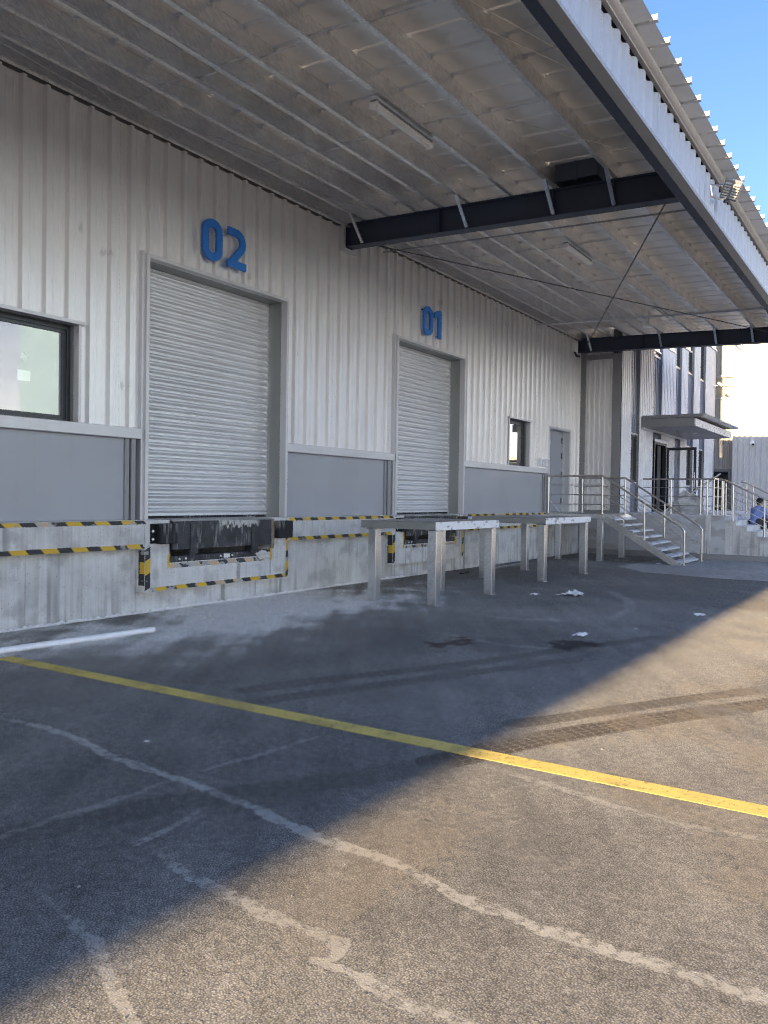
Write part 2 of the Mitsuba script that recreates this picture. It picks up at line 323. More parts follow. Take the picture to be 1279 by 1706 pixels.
scene['mat_office_infill'] = bumped(pr(proc(metal_dirt((.165, .19, .25), .06)), .38, .25, .5), panel_wave, .0008, 2e-2)
scene['mat_door'] = pr(proc(metal_dirt((.31, .33, .36), .05)), .45, .05, .5)
scene['mat_glass'] = {'type': 'thindielectric', 'int_ior': 2.1}
scene['mat_clear_glass'] = {'type': 'thindielectric', 'int_ior': 1.6}
scene['mat_interior'] = pr((.42, .45, .46), .8, 0, .3)
scene['mat_interior_dark'] = pr((.10, .11, .12), .8, 0, .3)
scene['mat_paper'] = pr((.62, .66, .58), .7, 0, .3)
scene['mat_caulk'] = pr(proc(lambda p, n, uv: mix((.62, .62, .61), (.80, .80, .79), noise(p.x * 40, p.z * 60))), .8, 0, .3)

# ------------------------------------------------------------------ ground
g = 600.0
xs = [-g, -20, 0, 20, 45, g]; ys = [-g, -30, -10, 0.4, 40, g]
gv = np.array([[x, y, 0] for y in ys for x in xs], float); gf = []
for j in range(5):
    for i in range(5):
        a = j * 6 + i; gf += [[a, a + 1, a + 7], [a, a + 7, a + 6]]
A('asphalt', trimesh.Trimesh(gv, gf, process=False), 'mat_ground', 'grey dusty asphalt yard with tyre tracks and trails of cement', kind='structure')
# painted bay line, square to the dock
A('asphalt__painted_line', bx(4.71, 4.88, -15.0, -1.36, 0.001, 0.004), 'mat_yellow_line', 'yellow painted bay line running square to the dock')
ap = Polygon([(19.4, -14), (18.95, -8.0), (18.9, -5.2), (19.3, -3.6), (20.6, -2.6), (22.4, -2.7), (24.4, -2.9), (24.9, -3.2), (40, -3.2), (40, -14)])
m = extrude(ap, .004); m.apply_translation((0, 0, .002))
A('pavement', m, 'mat_paving', 'pale concrete paving in front of the office steps', kind='structure')

# ------------------------------------------------------------------ loading dock
dock = thing('loading_dock', 'stained concrete loading dock with black and yellow edge tape', 'loading dock')
DT, DY, BAND0 = 1.292, -.17, .905
joints = [-40, -30, -20, -10, 0, 4.75, 5.92, 6.72, 7.585, 10.61, 11.6, 12.6, 13.85, 16.93, 17.82, 19.4, 21.1, 22.9, 24.98]
for a, b in zip(joints[:-1], joints[1:]):
    A(dock + '__wall_section', cbx(a + .004, b - .004, 0, .3, -.2, .66 if a in (7.585, 13.85) else BAND0 + .01, .005), 'mat_concrete')
A(dock + '__wall_backing', cat([bx(-40, 24.98, .012, .25, -.2, .65)] + [bx(p, q, .012, .25, .65, BAND0) for p, q in ((-40, 7.585), (10.615, 13.85), (16.93, 24.98))]), 'mat_concrete')
B1, B2 = (7.585, 10.615, 8.02, 10.15), (13.85, 16.90, 14.27, 16.46)
band_spans = [(-40, 0), (0, 7.585), (10.615, 13.85), (16.90, 24.98)]
for a, b in band_spans:
    A(dock + '__edge_beam', cbx(a, b, DY, .4, BAND0, DT, .008), 'mat_concrete')
A(dock + '__floor_slab', cat([bx(p, q, .40, 9.0, 1.0, DT - .002) for p, q in ((-40, 7.95), (10.21, 14.2), (16.53, 24.98))] + [bx(p, q, 2.2, 9.0, 1.0, DT - .002) for p, q in ((7.95, 10.21), (14.2, 16.53))]), 'mat_concrete')
def pit_block(x0, x1, p0, p1, zb):
    poly = Polygon([(x0, zb), (x1, zb), (x1, DT - .003), (p1, DT - .003), (p1, .69), (p0, .69), (p0, DT - .003), (x0, DT - .003)])
    m = extrude(poly, .418); return stand(m, 0, DY - .001, 0)
A(dock + '__leveller_pit', pit_block(*B1, .305), 'mat_concrete')
A(dock + '__leveller_pit', pit_block(*B2, .30), 'mat_concrete')
for b in (B1, B2):
    A(dock + '__pit_recess', cat([bx(b[2] - .02, b[3] + .02, 2.2, 2.25, .5, 1.30), bx(b[2] - .02, b[3] + .02, .25, 2.2, .5, .60), bx(b[2] - .06, b[2] - .01, .24, 2.2, .5, 1.30), bx(b[3] + .01, b[3] + .06, .24, 2.2, .5, 1.30)]), 'mat_concrete')

tape_n = 0
def stripe_x(x0, x1, y, z0, z1, mat, lean=.05):
    """one slanted piece of tape on a face that looks towards -y"""
    poly = Polygon([(x0 - lean / 2, z1), (x1 - lean / 2, z1), (x1 + lean / 2, z0), (x0 + lean / 2, z0)])
    A(dock + '__hazard_stripe', stand(extrude(poly, .0025), 0, y - .0025, 0), mat)
def tape_x(a, b, y, z0, z1, first, period=.42, wy=.22, wear=0.0):
    """black and yellow tape from a to b; "first" is where a yellow piece starts"""
    x = first - math.ceil((first - a) / period) * period
    while x < b:
        for s, e, c in ((x, x + wy, 'yellow'), (x + wy, x + period, 'black')):
            s2, e2 = max(s, a), min(e, b)
            if e2 - s2 > .03:
                mt = 'mat_tape_' + c
                if rng.random() < wear: mt = 'mat_tape_faded' if c == 'yellow' else 'mat_tape_scuffed'
                stripe_x(s2, e2, y, z0, z1 + rng.normal(0, .002), mt)
        x += period
def tape_z(x0, x1, y, z0, z1, first, period=.42, wy=.2):
    z = first - math.ceil((first - z0) / period) * period
    while z < z1:
        for s, e, c in ((z, z + wy, 'yellow'), (z + wy, z + period, 'black')):
            s2, e2 = max(s, z0), min(e, z1)
            if e2 - s2 > .02:
                poly = Polygon([(x0, s2 - .01), (x1, s2 + .03), (x1, e2 + .03), (x0, e2 - .01)])
                A(dock + '__hazard_stripe', stand(extrude(poly, .0025), 0, y - .0025, 0), 'mat_tape_' + c)
        z += period
FY = DY - .001
for a, b in ((2.2, 7.585), (10.64, 13.85), (17.05, 22.0)):
    tape_x(a, b, DY, 1.236, DT - .004, 5.52, wear=.06)
    tape_x(a, b - .02, DY, BAND0 + .004, .968, 5.61, wear=.06)
tape_z(7.592, 7.68, FY, .34, .90, .545)
A(dock + '__hazard_stripe', bx(7.5825, 7.585, DY + .002, -.05, .40, .88), 'mat_tape_black')
A(dock + '__hazard_stripe', bx(7.5818, 7.5848, DY + .0, -.075, .56, .72), 'mat_tape_yellow')
tape_x(7.70, 10.55, FY, .310, .368, 7.77, period=.385, wy=.205, wear=.4)
tape_z(10.545, 10.610, FY, .31, .955, .41, period=.33, wy=.19)
tape_x(8.0, 10.0, FY, .612, .678, 8.02, period=.385, wy=.205, wear=.85)
tape_z(7.985, 8.035, FY, .62, .80, .62, period=.5, wy=.3)
tape_z(10.15, 10.20, FY, .60, .80, .60, period=.5, wy=.3)
tape_z(13.86, 13.94, FY, .34, .90, .545)
A(dock + '__hazard_stripe', bx(13.8475, 13.85, DY + .002, -.05, .34, .90), 'mat_tape_black')
A(dock + '__hazard_stripe', bx(13.8468, 13.8498, DY + .0, -.075, .54, .70), 'mat_tape_yellow')
tape_z(16.83, 16.895, FY, .34, .955, .41, period=.33, wy=.19)
tape_z(14.235, 14.285, FY, .62, .92, .62, period=.5, wy=.3)
tape_z(16.455, 16.52, FY, .62, .92, .62, period=.5, wy=.3)
tape_x(14.30, 16.45, FY, .618, .67, 14.4, period=.385, wy=.2, wear=1.0)
# lumpy bead of white sealant along the foot of the wall
n = 260; sx = np.linspace(4.9, 14.6, n); rr = .012 + .016 * rng.random(n); rr[rng.random(n) < .12] *= .4
v, f = [], []
for i in range(n):
    for k in range(6):
        t = k / 5 * math.pi
        v.append((sx[i], -.004 - rr[i] * 1.3 * math.sin(t) - .008 * rng.random(), .001 + rr[i] * 1.1 * (1 - math.cos(t)) * .9))
for i in range(n - 1):
    for k in range(5):
        a = i * 6 + k; f += [[a, a + 1, a + 7], [a, a + 7, a + 6]]
A(dock + '__sealant_bead', trimesh.Trimesh(np.array(v), f, process=False), 'mat_caulk', 'lumpy white bead of sealant along the foot of the dock wall')

# ------------------------------------------------------------------ dock levellers and bumpers
def leveller(x0, x1, label):
    L = thing('dock_leveller', label, 'dock leveller', 'dock levellers in the pits')
    A(L + '__lip_plate', cbx(x0 + .02, x1 - .03, -.215, -.195, .868, 1.268, .004), 'mat_leveller')
    A(L + '__deck_plate', bx(x0 - .04, x1 + .04, .26, 2.25, 1.270, DT + .004), 'mat_deck')
    A(L + '__deck_plate', bx(x0 + .01, x1 - .02, -.215, .26, 1.270, DT + .004), 'mat_deck')
    for c in (x0 + .42, x1 - .42):
        A(L + '__hinge_bar', cbx(c - .075, c + .075, -.232, -.217, .80, 1.25, .005), 'mat_leveller')
        A(L + '__lip_keeper', cbx(c - .06, c + .06, -.20, -.06, .74, .86, .006), 'mat_leveller')
    A(L + '__frame_angle', cat([cbx(x0, x1, -.176, -.16, .692, .778, .003), bx(x0, x1, -.16, -.02, .770, .778)]), 'mat_leveller')
    for k, c in enumerate((x0 + .18, x0 + .30, x0 + 1.0, x0 + 1.25)):
        A(L + '__bolt', tube((c, -.188, .735), (c, -.176, .735), .016, 8), 'mat_bolt')
    A(L + '__maker_plate', bx(x0 + .95 + .12, x0 + 1.2, -.180, -.177, .705, .765), 'mat_bolt')
    A(L + '__side_seal', cbx(x1 + .0, x1 + .075, -.205, -.171, .80, 1.28, .01), 'mat_rust', 'rust brown edge strip on the far side')
    return L
leveller(B1[2], B1[3], 'black chequer plate dock leveller under door 02, splashed with plaster')
leveller(B2[2], B2[3], 'black dock leveller under door 01, half hidden behind the free-standing platform')
def bumper(x0, x1, label, bolts_left):
    b = thing('dock_bumper', label, 'bumper', 'rubber bumpers beside the dock levellers')
    A(b + '__rubber_block', cbx(x0 + (.10 if bolts_left else 0), x1, -.285, -.172, .965, 1.245, .012), 'mat_rubber')
    A(b + '__mounting_plate', cbx(x0, x0 + .10, -.190, -.172, .97, 1.24, .004) if bolts_left else cbx(x1 - .03, x1 + .02, -.190, -.172, .97, 1.24, .004), 'mat_black')
    if bolts_left:
        A(b + '__clamp_bar', cbx(x0 + .075, x0 + .10, -.24, -.19, .98, 1.23, .004), 'mat_black')
        for z in (1.03, 1.14):
            A(b + '__bolt', trimesh.creation.icosphere(subdivisions=2, radius=.021).apply_translation((x0 + .035, -.192, z)), 'mat_bolt', smooth=True)
bumper(7.67, 8.10, 'black rubber bumper with two white bolts left of the leveller under the nearer roller door', True)
bumper(10.24, 10.60, 'black rubber bumper right of the leveller under the nearer roller door', False)
bumper(13.95, 14.30, 'black rubber bumper left of the leveller under the farther roller door', True)
bumper(16.54, 16.88, 'black rubber bumper right of the leveller under the farther roller door', False)
# plaster heaped in the corner of the pit under door 02
s = trimesh.creation.icosphere(subdivisions=4); q = s.vertices
q = q * (1 + 1.5 * (mikit.meshkit.fbm(q * 2.3 + 5, 5)[:, None] - .5) + .25 * (mikit.meshkit.noise(q * 9)[:, None] - .5)) * (.15, .035, .065)
s.vertices = q + (9.98, -.185, .70)
A('plaster_lump', s, 'mat_mortar', 'lump of dried white plaster in the right corner of the leveller pit', 'plaster', smooth=True)
scene_ex = None

# ------------------------------------------------------------------ warehouse
wh = thing('warehouse', 'long warehouse with pale ribbed metal wall, grey plinth and two roller doors', 'warehouse')
WY = .06                                    # face of the wall sheets' pans
RIB = dict(pitch=.318, phase=5.56, rib_b=.084, rib_t=.046, h=.056, micro=((.11, .022, .004), (.205, .022, .004)))
DOORS = [(7.745, 10.665, 4.885), (14.19, 17.085, 4.88)]
WIN = [(4.25, 6.63, 2.54, 3.765), (19.68, 20.98, 2.54, 3.755)]
SDOOR = (22.40, 24.12, 3.78)
openings = sorted([(a - .05, b + .05, z + .05) for a, b, z in DOORS] + [(a - .03, b + .03, z + .03) for a, b, _, z in WIN] + [(SDOOR[0], SDOOR[1], SDOOR[2])])
ZT = 6.587
a = 5.56 - .318 * .5 - .954 * 3
while a < 24.97:
    b = min(a + .954, 24.97); cuts = sorted({a, b} | {t for o in openings for t in o[:2] if a < t < b}); ms = []
    for p, q in zip(cuts[:-1], cuts[1:]):
        c = (p + q) / 2; z0 = 2.50 if c < 22.3 else 1.30
        for o in openings:
            if o[0] <= c <= o[1]: z0 = o[2]
        ms.append(corr_y(p, q, WY, z0, ZT, **RIB))
    ms = cat(ms); ms.vertices[:, 1] += rng.normal(0, .0012)
    A(wh + '__wall_panel', ms, 'mat_wall_sheet')
    a = b
A(wh + '__wall_panel', cat([corr_y(-40, 5.56 - .318 * .5 - .954 * 3, WY, 2.5, ZT, **RIB), bx(-40, 2.5, WY, WY + .02, 1.29, 2.5)]), 'mat_wall_sheet')
# body of the building behind its skin: roof, far walls and partitions
A(wh + '__roof', bx(-40, 38, .12, 40, 7.22, 7.4), 'mat_roof_sheet')
A(wh + '__parapet', bx(-40, 24.98, .10, .13, 6.60, 7.22), 'mat_grey_trim')
A(wh + '__rear_wall', cat([bx(-40, 38, 39.8, 40, 0, 7.2), bx(-40, -39.8, .1, 40, 0, 7.2)]), 'mat_interior_dark')
A(wh + '__inner_lining', cat([bx(p, q, .42, .45, z0, 7.2) for p, q, z0 in
    ((-40, 3.0, 1.29), (3.0, 4.2, 1.29), (4.2, 6.7, 3.80), (6.7, 7.7, 1.29), (7.7, 10.7, 4.9), (10.7, 14.1, 1.29), (14.1, 17.1, 4.9), (17.1, 19.6, 1.29), (19.6, 21.05, 3.80), (21.05, 24.98, 1.29))]), 'mat_interior_dark')
A(wh + '__office_room', cat([bx(3.2, 7.6, 3.4, 3.5, 1.29, 4.2), bx(3.2, 3.3, .46, 3.4, 1.29, 4.2), bx(7.5, 7.6, .46, 3.4, 1.29, 4.2), bx(3.2, 7.6, .46, 3.4, 4.2, 4.3)]), 'mat_interior')
A(wh + '__guard_room', cat([bx(18.6, 22.2, 3.4, 3.5, 1.29, 4.2), bx(22.1, 22.2, .46, 3.4, 1.29, 4.2), bx(18.6, 18.7, .46, 3.4, 1.29, 4.2), bx(18.6, 22.2, .46, 3.4, 4.2, 4.3)]), 'mat_interior')

# plinth panels, their corner strips, and the drip flashing above
def plinth(x0, x1, xe=None):
    A(wh + '__plinth_panel', cbx(x0, x1, .045, .10, 1.295, 2.42, .003), 'mat_plinth')
    A(wh + '__sill_flashing', strip([(.06, 2.552), (-.040, 2.535), (-.040, 2.400), (-.026, 2.392), (.045, 2.398)], 'x', x0, xe or x1), 'mat_trim')
plinth(-40, 4.9); plinth(4.903, 7.40, 7.625); plinth(10.722, 13.82, 14.09); plinth(17.142, 22.08, 22.32)
for x0, x1 in ((7.40, 7.565), (13.82, 14.03), (22.08, 22.30)):
    A(wh + '__corner_strip', cat([cbx(x0, x0 + .07, .02, .10, 1.295, 2.40, .004), cbx(x0 + .09, x1, .00, .10, 1.295, 2.40, .004)]), 'mat_grey_trim')

SLY = .37
P = [(.010, 0), (-.006, .006), (-.020, .018), (-.027, .034), (-.027, .046), (-.020, .060), (-.006, .072), (.012, .077), (.012, .085), (.000, .088), (.000, .094), (.012, .098), (.010, .106)]
slat_ply = {}
def roller_door(x0, x1, zt, label):
    # surround: folded trim round the opening, deep reveal
    t = .055
    A(wh + '__door_surround', cat([cbx(x0 - t, x0, -.045, .09, 1.295, zt + t, .004), cbx(x1, x1 + t, -.045, .09, 1.295, zt + t, .004), cbx(x0, x1, -.045, .09, zt, zt + t, .004),
        bx(x0 - t - .05, x0 - t, -.005, .09, 1.295, zt + t + .03), bx(x1 + t, x1 + t + .03, .02, .09, 1.295, zt + t + .03)]), 'mat_trim')
    A(wh + '__door_reveal', cat([bx(x0 - .03, x0 - .001, .091, SLY + .06, 1.295, zt), bx(x1 + .001, x1 + .03, .091, SLY + .06, 1.295, zt), bx(x0 - .03, x1 + .03, .091, SLY + .06, zt + .001, zt + .03)]), 'mat_reveal')
    d = thing(wh + '__roller_door', label, None)
    A(d + '__guide_rail', bx(x0, x0 + .035, SLY - .035, SLY + .03, 1.295, zt), 'mat_galvanised')
    A(d + '__guide_rail', bx(x1 - .035, x1, SLY - .035, SLY + .03, 1.295, zt), 'mat_galvanised')
    w = round(x1 - x0, 3)
    slat_ply[w] = ply(strip(P, 'x', 0, x1 - x0 - .05), 'mat_shutter', 40)
    z = 1.375; k = 0
    while z < zt:
        A(d + '__slat', moved(slat_ply[w], x0 + .025, SLY + .003 + .003 * math.sin(k * 1.7) + rng.normal(0, .0012), z), None)
        z += .1062; k += 1
    A(d + '__bottom_rail', cbx(x0 + .03, x1 - .03, SLY - .03, SLY + .02, 1.33, 1.375, .004), 'mat_shutter')
    A(d + '__rubber_strip', bx(x0 + .03, x1 - .03, SLY - .022, SLY + .012, 1.296, 1.33), 'mat_rubber')
roller_door(*DOORS[0], 'closed silver roller shutter below the number 02')
roller_door(*DOORS[1], 'closed silver roller shutter below the number 01')

def window(x0, x1, z0, z1, fy, label, glass='mat_glass', mull=None):
    w = thing(wh + '__window', label, None)
    t = .045
    A(w + '__surround', cat([cbx(x0 - t, x0, -.02, .09, z0, z1 + t, .003), cbx(x1, x1 + t * .9, -.02, .09, z0, z1 + t, .003), cbx(x0 - t - .02, x1 + t + .05, -.05, .09, z1, z1 + t, .003)]), 'mat_trim')
    A(w + '__reveal', cat([bx(x0 - .02, x0 - .001, .091, fy + .09, z0, z1), bx(x1 + .001, x1 + .02, .091, fy + .09, z0, z1), bx(x0, x1, .02, fy + .09, z1 + .001, z1 + .02), bx(x0, x1, .02, fy + .09, z0 - .03, z0)]), 'mat_reveal')
    A(w + '__frame', cat([cbx(x0, x0 + .05, fy, fy + .07, z0, z1, .004), cbx(x1 - .05, x1, fy, fy + .07, z0, z1, .004), cbx(x0 + .05, x1 - .05, fy, fy + .07, z1 - .06, z1, .004), cbx(x0 + .05, x1 - .05, fy, fy + .07, z0, z0 + .05, .004)]), 'mat_dark_frame')
    A(w + '__casement', cat([cbx(x0 + .052, x0 + .10, fy + .014, fy + .055, z0 + .05, z1 - .06, .004), cbx(x1 - .105, x1 - .052, fy + .014, fy + .055, z0 + .05, z1 - .06, .004),
        bx(x0 + .10, x1 - .105, fy + .016, fy + .055, z1 - .10, z1 - .06), bx(x0 + .10, x1 - .105, fy + .016, fy + .055, z0 + .05, z0 + .085)] + ([cbx(mull - .03, mull + .03, fy + .012, fy + .056, z0 + .05, z1 - .06, .004)] if mull else [])), 'mat_dark_frame')
    A(w + '__pane', quad([(x0 + .1, fy + .035, z0 + .08), (x1 - .1, fy + .035, z0 + .08), (x1 - .1, fy + .035, z1 - .1), (x0 + .1, fy + .035, z1 - .1)]), glass)
    return w
window(*WIN[0], .15, 'dark framed window left of door 02')
window(*WIN[1], .13, 'narrow dark framed window right of door 01')
# two faint paper notices stuck inside the left window
pn = A('paper_notice', stand(extrude(Polygon([(0, .055), (.055, 0), (.11, .055), (.055, .11)]), .002), 5.96, .192, 3.24), 'mat_dark_frame', 'small dark diamond sign stuck inside the left window', 'notice')
A('paper_notice', stand(extrude(sbox(0, 0, .17, .13), .002), 5.925, .192, 3.00), 'mat_paper', 'pale rectangular notice stuck inside the left window under a diamond', 'notice')

# personnel door at the far end of the wall
sd = thing(wh + '__side_door', 'grey double leaf steel door at the far end of the wall', None)
x0, x1, zt = SDOOR
A(sd + '__frame', cat([cbx(x0, x0 + .07, -.02, .16, 1.296, zt, .004), cbx(x1 - .07, x1, -.02, .16, 1.296, zt, .004), cbx(x0 + .07, x1 - .07, -.02, .16, zt - .07, zt, .004), bx(x1 - .12, x1 - .07, .16, .30, 1.296, zt - .05), bx(x0 + .07, x1 - .07, .16, .3, zt - .05, zt)]), 'mat_trim')
A(sd + '__leaf', cbx(x0 + .08, 23.07, .20, .25, 1.30, zt - .06, .004), 'mat_door')
lf = A(sd + '__leaf', cbx(23.085, 24.0, .195, .25, 1.30, zt - .06, .004), 'mat_door')
for z in (1.62, 2.42, 2.98, 3.45):
    A(sd + '__hinge', cbx(23.90, 23.935, .170, .194, z - .09, z + .09, .005), 'mat_dark_frame')
A(sd + '__handle', cat([bx(23.13, 23.17, .15, .194, 2.28, 2.32), bx(23.13, 23.28, .140, .155, 2.285, 2.315)]), 'mat_stainless')
# conduit stub and bracket beside the door
cb = A('conduit_bracket', cat([bx(21.68, 22.36, -.055, -.025, 2.795, 2.825)] + [cbx(t, t + .07, -.05, .03, 2.60, 2.795, .004) for t in (21.72, 21.92, 22.14)]), 'mat_white_plastic', 'white bracket with three short conduits beside the grey side door', 'bracket')
# small weatherproof box and lamp head high on the wall by the far beam
jb = A('junction_box', cbx(24.1, 24.36, -.11, .02, 6.16, 6.44, .01), 'mat_white_plastic', 'white box high on the wall beside the far canopy beam', 'junction box')
A(jb + '__bracket', cat([tube((24.2, -.06, 6.16), (24.2, -.12, 6.03), .03), tube((24.2, -.12, 6.03), (24.35, -.15, 6.03), .035)]), 'mat_dark_frame')

# ------------------------------------------------------------------ numbers over the doors
def zero():
    return sbox(.185, .185, .215, .425).buffer(.185).difference(sbox(.185, .185, .215, .425).buffer(.068)).simplify(.002)
def two():
    th = np.linspace(math.radians(160), math.radians(-32), 18)
    arc = [(.205 + .145 * math.cos(t), .40 + .145 * math.sin(t)) for t in th]
    arc = [(.03, .545), (.20, .545)] + [(.20 + .150 * math.cos(t), .395 + .150 * math.sin(t)) for t in np.linspace(math.radians(90), math.radians(-38), 14)] + [(.085, .06)]
    a = LineString(arc).buffer(.058, cap_style=2, join_style=1)
    return a.union(sbox(.02, 0, .42, .115)).simplify(.003)
def one():
    return Polygon([(.16, 0), (.30, 0), (.30, .61), (.165, .61), (.0, .535), (.0, .42), (.16, .475)])
def number(name, label, digits):
    k = thing(name, label, 'sign')
    for x, poly in digits:
        A(k + '__digit', stand(extrude(poly, .04), x, -.085, 5.125), 'mat_blue_sign')
        c = poly.centroid
        A(k + '__standoff', cat([tube((x + c.x + dx, -.04, 5.125 + z), (x + c.x + dx, .05, 5.125 + z), .012, 6) for dx, z in ((-.10 if len(digits) and poly.bounds[2] > .35 else .03, .54), (.10 if poly.bounds[2] > .35 else .03, .06))]), 'mat_dark_frame')
number('number_sign', 'blue raised number 02 on the ribbed wall over the nearer roller door', [(8.69, zero()), (9.19, two())])
number('number_sign', 'blue raised number 01 on the ribbed wall over the farther roller door', [(15.09, zero()), (15.56, one())])

# ------------------------------------------------------------------ canopy
cn = thing('canopy', 'wide metal canopy on navy beams above the loading dock', 'canopy')
SL = .0318
X0, X1 = -38.0, 28.4
zp = lambda y: 6.66 + SL * y              # underside of the purlins
zr = lambda y: 6.97 + SL * y              # underside of the roof sheets
PY = [-.10, -.39, -.92, -1.50, -1.98, -2.50, -3.28, -4.02, -4.98]
def purlin(y, x0, x1):
    z0, z1 = zp(y), zr(y) - .003
    if y == -.10: return strip([(-.085, 6.625), (-.085, 6.600), (-.012, 6.600), (-.012, z1)], 'x', x0, x1)
    return strip([(y - .064, z0 + .030), (y - .066, z0), (y, z0), (y, z1), (y + .062, z1), (y + .062, z1 - .018)], 'x', x0, x1)
for y in PY:
    A(cn + '__purlin', purlin(y, X0, X1 if y < -1.4 else 24.95), 'mat_purlin')
# tapered I beams square to the wall
for xb in (-36.57, -24.3, -12.03, .24, 12.40, 24.78):
    def fl(z_at, t, x0, x1):
        ys_ = (.25, -5.93); v = []
        for y in ys_:
            z = z_at(y); v += [(x0, y, z), (x1, y, z), (x1, y, z + t), (x0, y, z + t)]
        return trimesh.Trimesh(np.array(v)).convex_hull
    zb, ztp = (lambda y: 6.228 + SL * y), (lambda y: 6.648 + SL * y)
    web = trimesh.Trimesh(np.array([(xb + s * .006, y, z(y) + d) for s in (-1, 1) for y in (.25, -5.93) for z, d in ((zb, .014), (ztp, -.012))])).convex_hull
    b = A(cn + '__beam', cat([fl(zb, .014, xb - .11, xb + .11), web, fl(lambda y: ztp(y) - .012, .012, xb - .11, xb + .11)]), 'mat_navy')
    for yst in (-1.98, -4.02, -4.98):
        A(b + '__stiffener', bx(xb - .10, xb + .10, yst - .006, yst + .006, zb(yst) + .014, ztp(yst) - .012), 'mat_navy')
    for yb in (-.39, -2.50, -4.02, -4.98):
        if xb < 0: continue
        p, q = (xb - .50, yb - .02, zp(yb) + .02), (xb - .10, yb - .02, zb(yb) + .03)
        d = np.array([.02, 0, .02])
        v = np.array([np.array(p) + s * np.array([0, .028, 0]) + t * d for s in (-1, 1) for t in (-.5, .5)] + [np.array(q) + s * np.array([0, .028, 0]) + t * d for s in (-1, 1) for t in (-.5, .5)])
        A(cn + '__fly_brace', trimesh.Trimesh(v).convex_hull, 'mat_galvanised')
# stub of column standing on the near beam up to the roof
A(cn + '__column_stub', cat([bx(12.17, 12.18, -4.78, -4.10, 6.56, 6.83), bx(12.18, 12.62, -4.785, -4.773, 6.56, 6.83), bx(12.18, 12.62, -4.107, -4.095, 6.56, 6.83), bx(12.155, 12.17, -4.46, -4.42, 6.53, 6.83), bx(12.62, 12.63, -4.78, -4.1, 6.56, 6.83)]), 'mat_navy')
A(cn + '__beam_boot', cat([bx(12.20, 12.27, -.06, .08, 6.14, 6.60), bx(12.27, 12.55, -.06, .06, 6.14, 6.205), bx(12.52, 12.60, -.06, .08, 6.14, 6.60)]), 'mat_trim')
# outer edge beam, its soffit trim, the ribbed fascia, the eaves flashing
A(cn + '__edge_beam', strip([(-5.94, 6.60), (-5.94, 5.998), (-6.062, 5.998), (-6.062, 6.02)], 'x', X0, X1), 'mat_navy')
A(cn + '__soffit_trim', strip([(-6.064, 6.030), (-6.064, 6.000), (-6.200, 6.000), (-6.202, 6.004), (-6.202, 6.045), (-6.12, 6.05)], 'x', X0, X1), 'mat_soffit_grey')
FR = dict(pitch=.318, phase=.07, rib_b=.15, rib_t=.085, h=.045)
a = 5.2
A(cn + '__fascia_panel', corr_y(X0, a, -6.15, 6.03, 6.60, **FR), 'mat_fascia')
while a < X1:
    b = min(a + 1.0, X1); A(cn + '__fascia_panel', corr_y(a, b, -6.15 + rng.normal(0, .0008), 6.03, 6.60, **FR), 'mat_fascia'); a = b
A(cn + '__fascia_backing', bx(X0, X1, -6.10, -6.075, 6.50, 6.79), 'mat_navy')  # added navy strip that keeps the open gap above the fascia dark
FL = [(-6.13, 6.705), (-6.185, 6.700), (-6.192, 6.708), (-6.235, 6.716), (-6.262, 6.735), (-6.270, 6.758), (-6.262, 6.775)]
for a, b in ((X0, 4.0), (4.0, 10.25), (10.255, 16.6), (16.605, X1)):
    A(cn + '__eaves_flashing', strip(FL, 'x', a, b), 'mat_flashing', smooth=35)
# roof sheets, one per rib pitch, with the rib over their joint
EY = -6.47
def roof_sheet(x0, x1, tilt):
    w = x1 - x0; yb = .10 if x0 < 24.5 else -1.32
    P = np.array([(x0 + .002, .058), (x0 + .016, .052), (x0 + .03, .006), (x0 + .045, 0), (x0 + w * .33, -.004), (x0 + w * .36, .001), (x0 + w * .66, -.004), (x0 + w * .69, .001), (x1 - .045, 0), (x1 - .03, .006), (x1 - .016, .052), (x1 - .002, .058)])
    v = []
    for y in (yb, EY):
        for i, (x, z) in enumerate(P): v.append((x, y, zr(y) + z + tilt * (x - x0) / w))
    n = len(P); f = []
    for i in range(n - 1): f += [[i, i + 1, n + i + 1], [i, n + i + 1, n + i]]
    return trimesh.Trimesh(np.array(v), f, process=False)
RP = .515
nx = 5.36
ms = []
x = nx
while x > X0: ms.append(roof_sheet(x - RP, x, 0)); x -= RP
k = A(cn + '__roof_sheet', cat(ms), 'mat_roof_sheet')
labels[k] = {'kind': 'stuff'}
x = nx
def rib_cap(x, y0, y1):
    P = np.array([(x - .034, -.004), (x - .005, .072), (x + .005, .072), (x + .034, -.004)])
    v = np.array([(px, y, zr(y) + pz) for y in (y0, y1) for px, pz in P])
    return trimesh.Trimesh(v).convex_hull
while x < X1 - .1:
    A(cn + '__roof_sheet', roof_sheet(x, x + RP, rng.normal(0, .004)), 'mat_roof_sheet')
    A(cn + '__rib_end', rib_cap(x, EY + .05, EY - .038), 'mat_flashing')
    x += RP
# clips that hold the ribs down on the purlins
x = nx; clip = trimesh.creation.box(extents=(.022, .030, .045)); clip_ply = ply(clip, 'mat_bolt')
cl = []
while x < 25:
    for y in PY[1:]:
        c = clip.copy(); c.apply_translation((x + .02, y - .018, zr(y) - .018)); cl.append(c)
    x += RP
k = A(cn + '__roof_clip', cat(cl), 'mat_bolt'); labels[k] = {'kind': 'stuff', 'label': 'small clips where the roof ribs cross the purlins'}
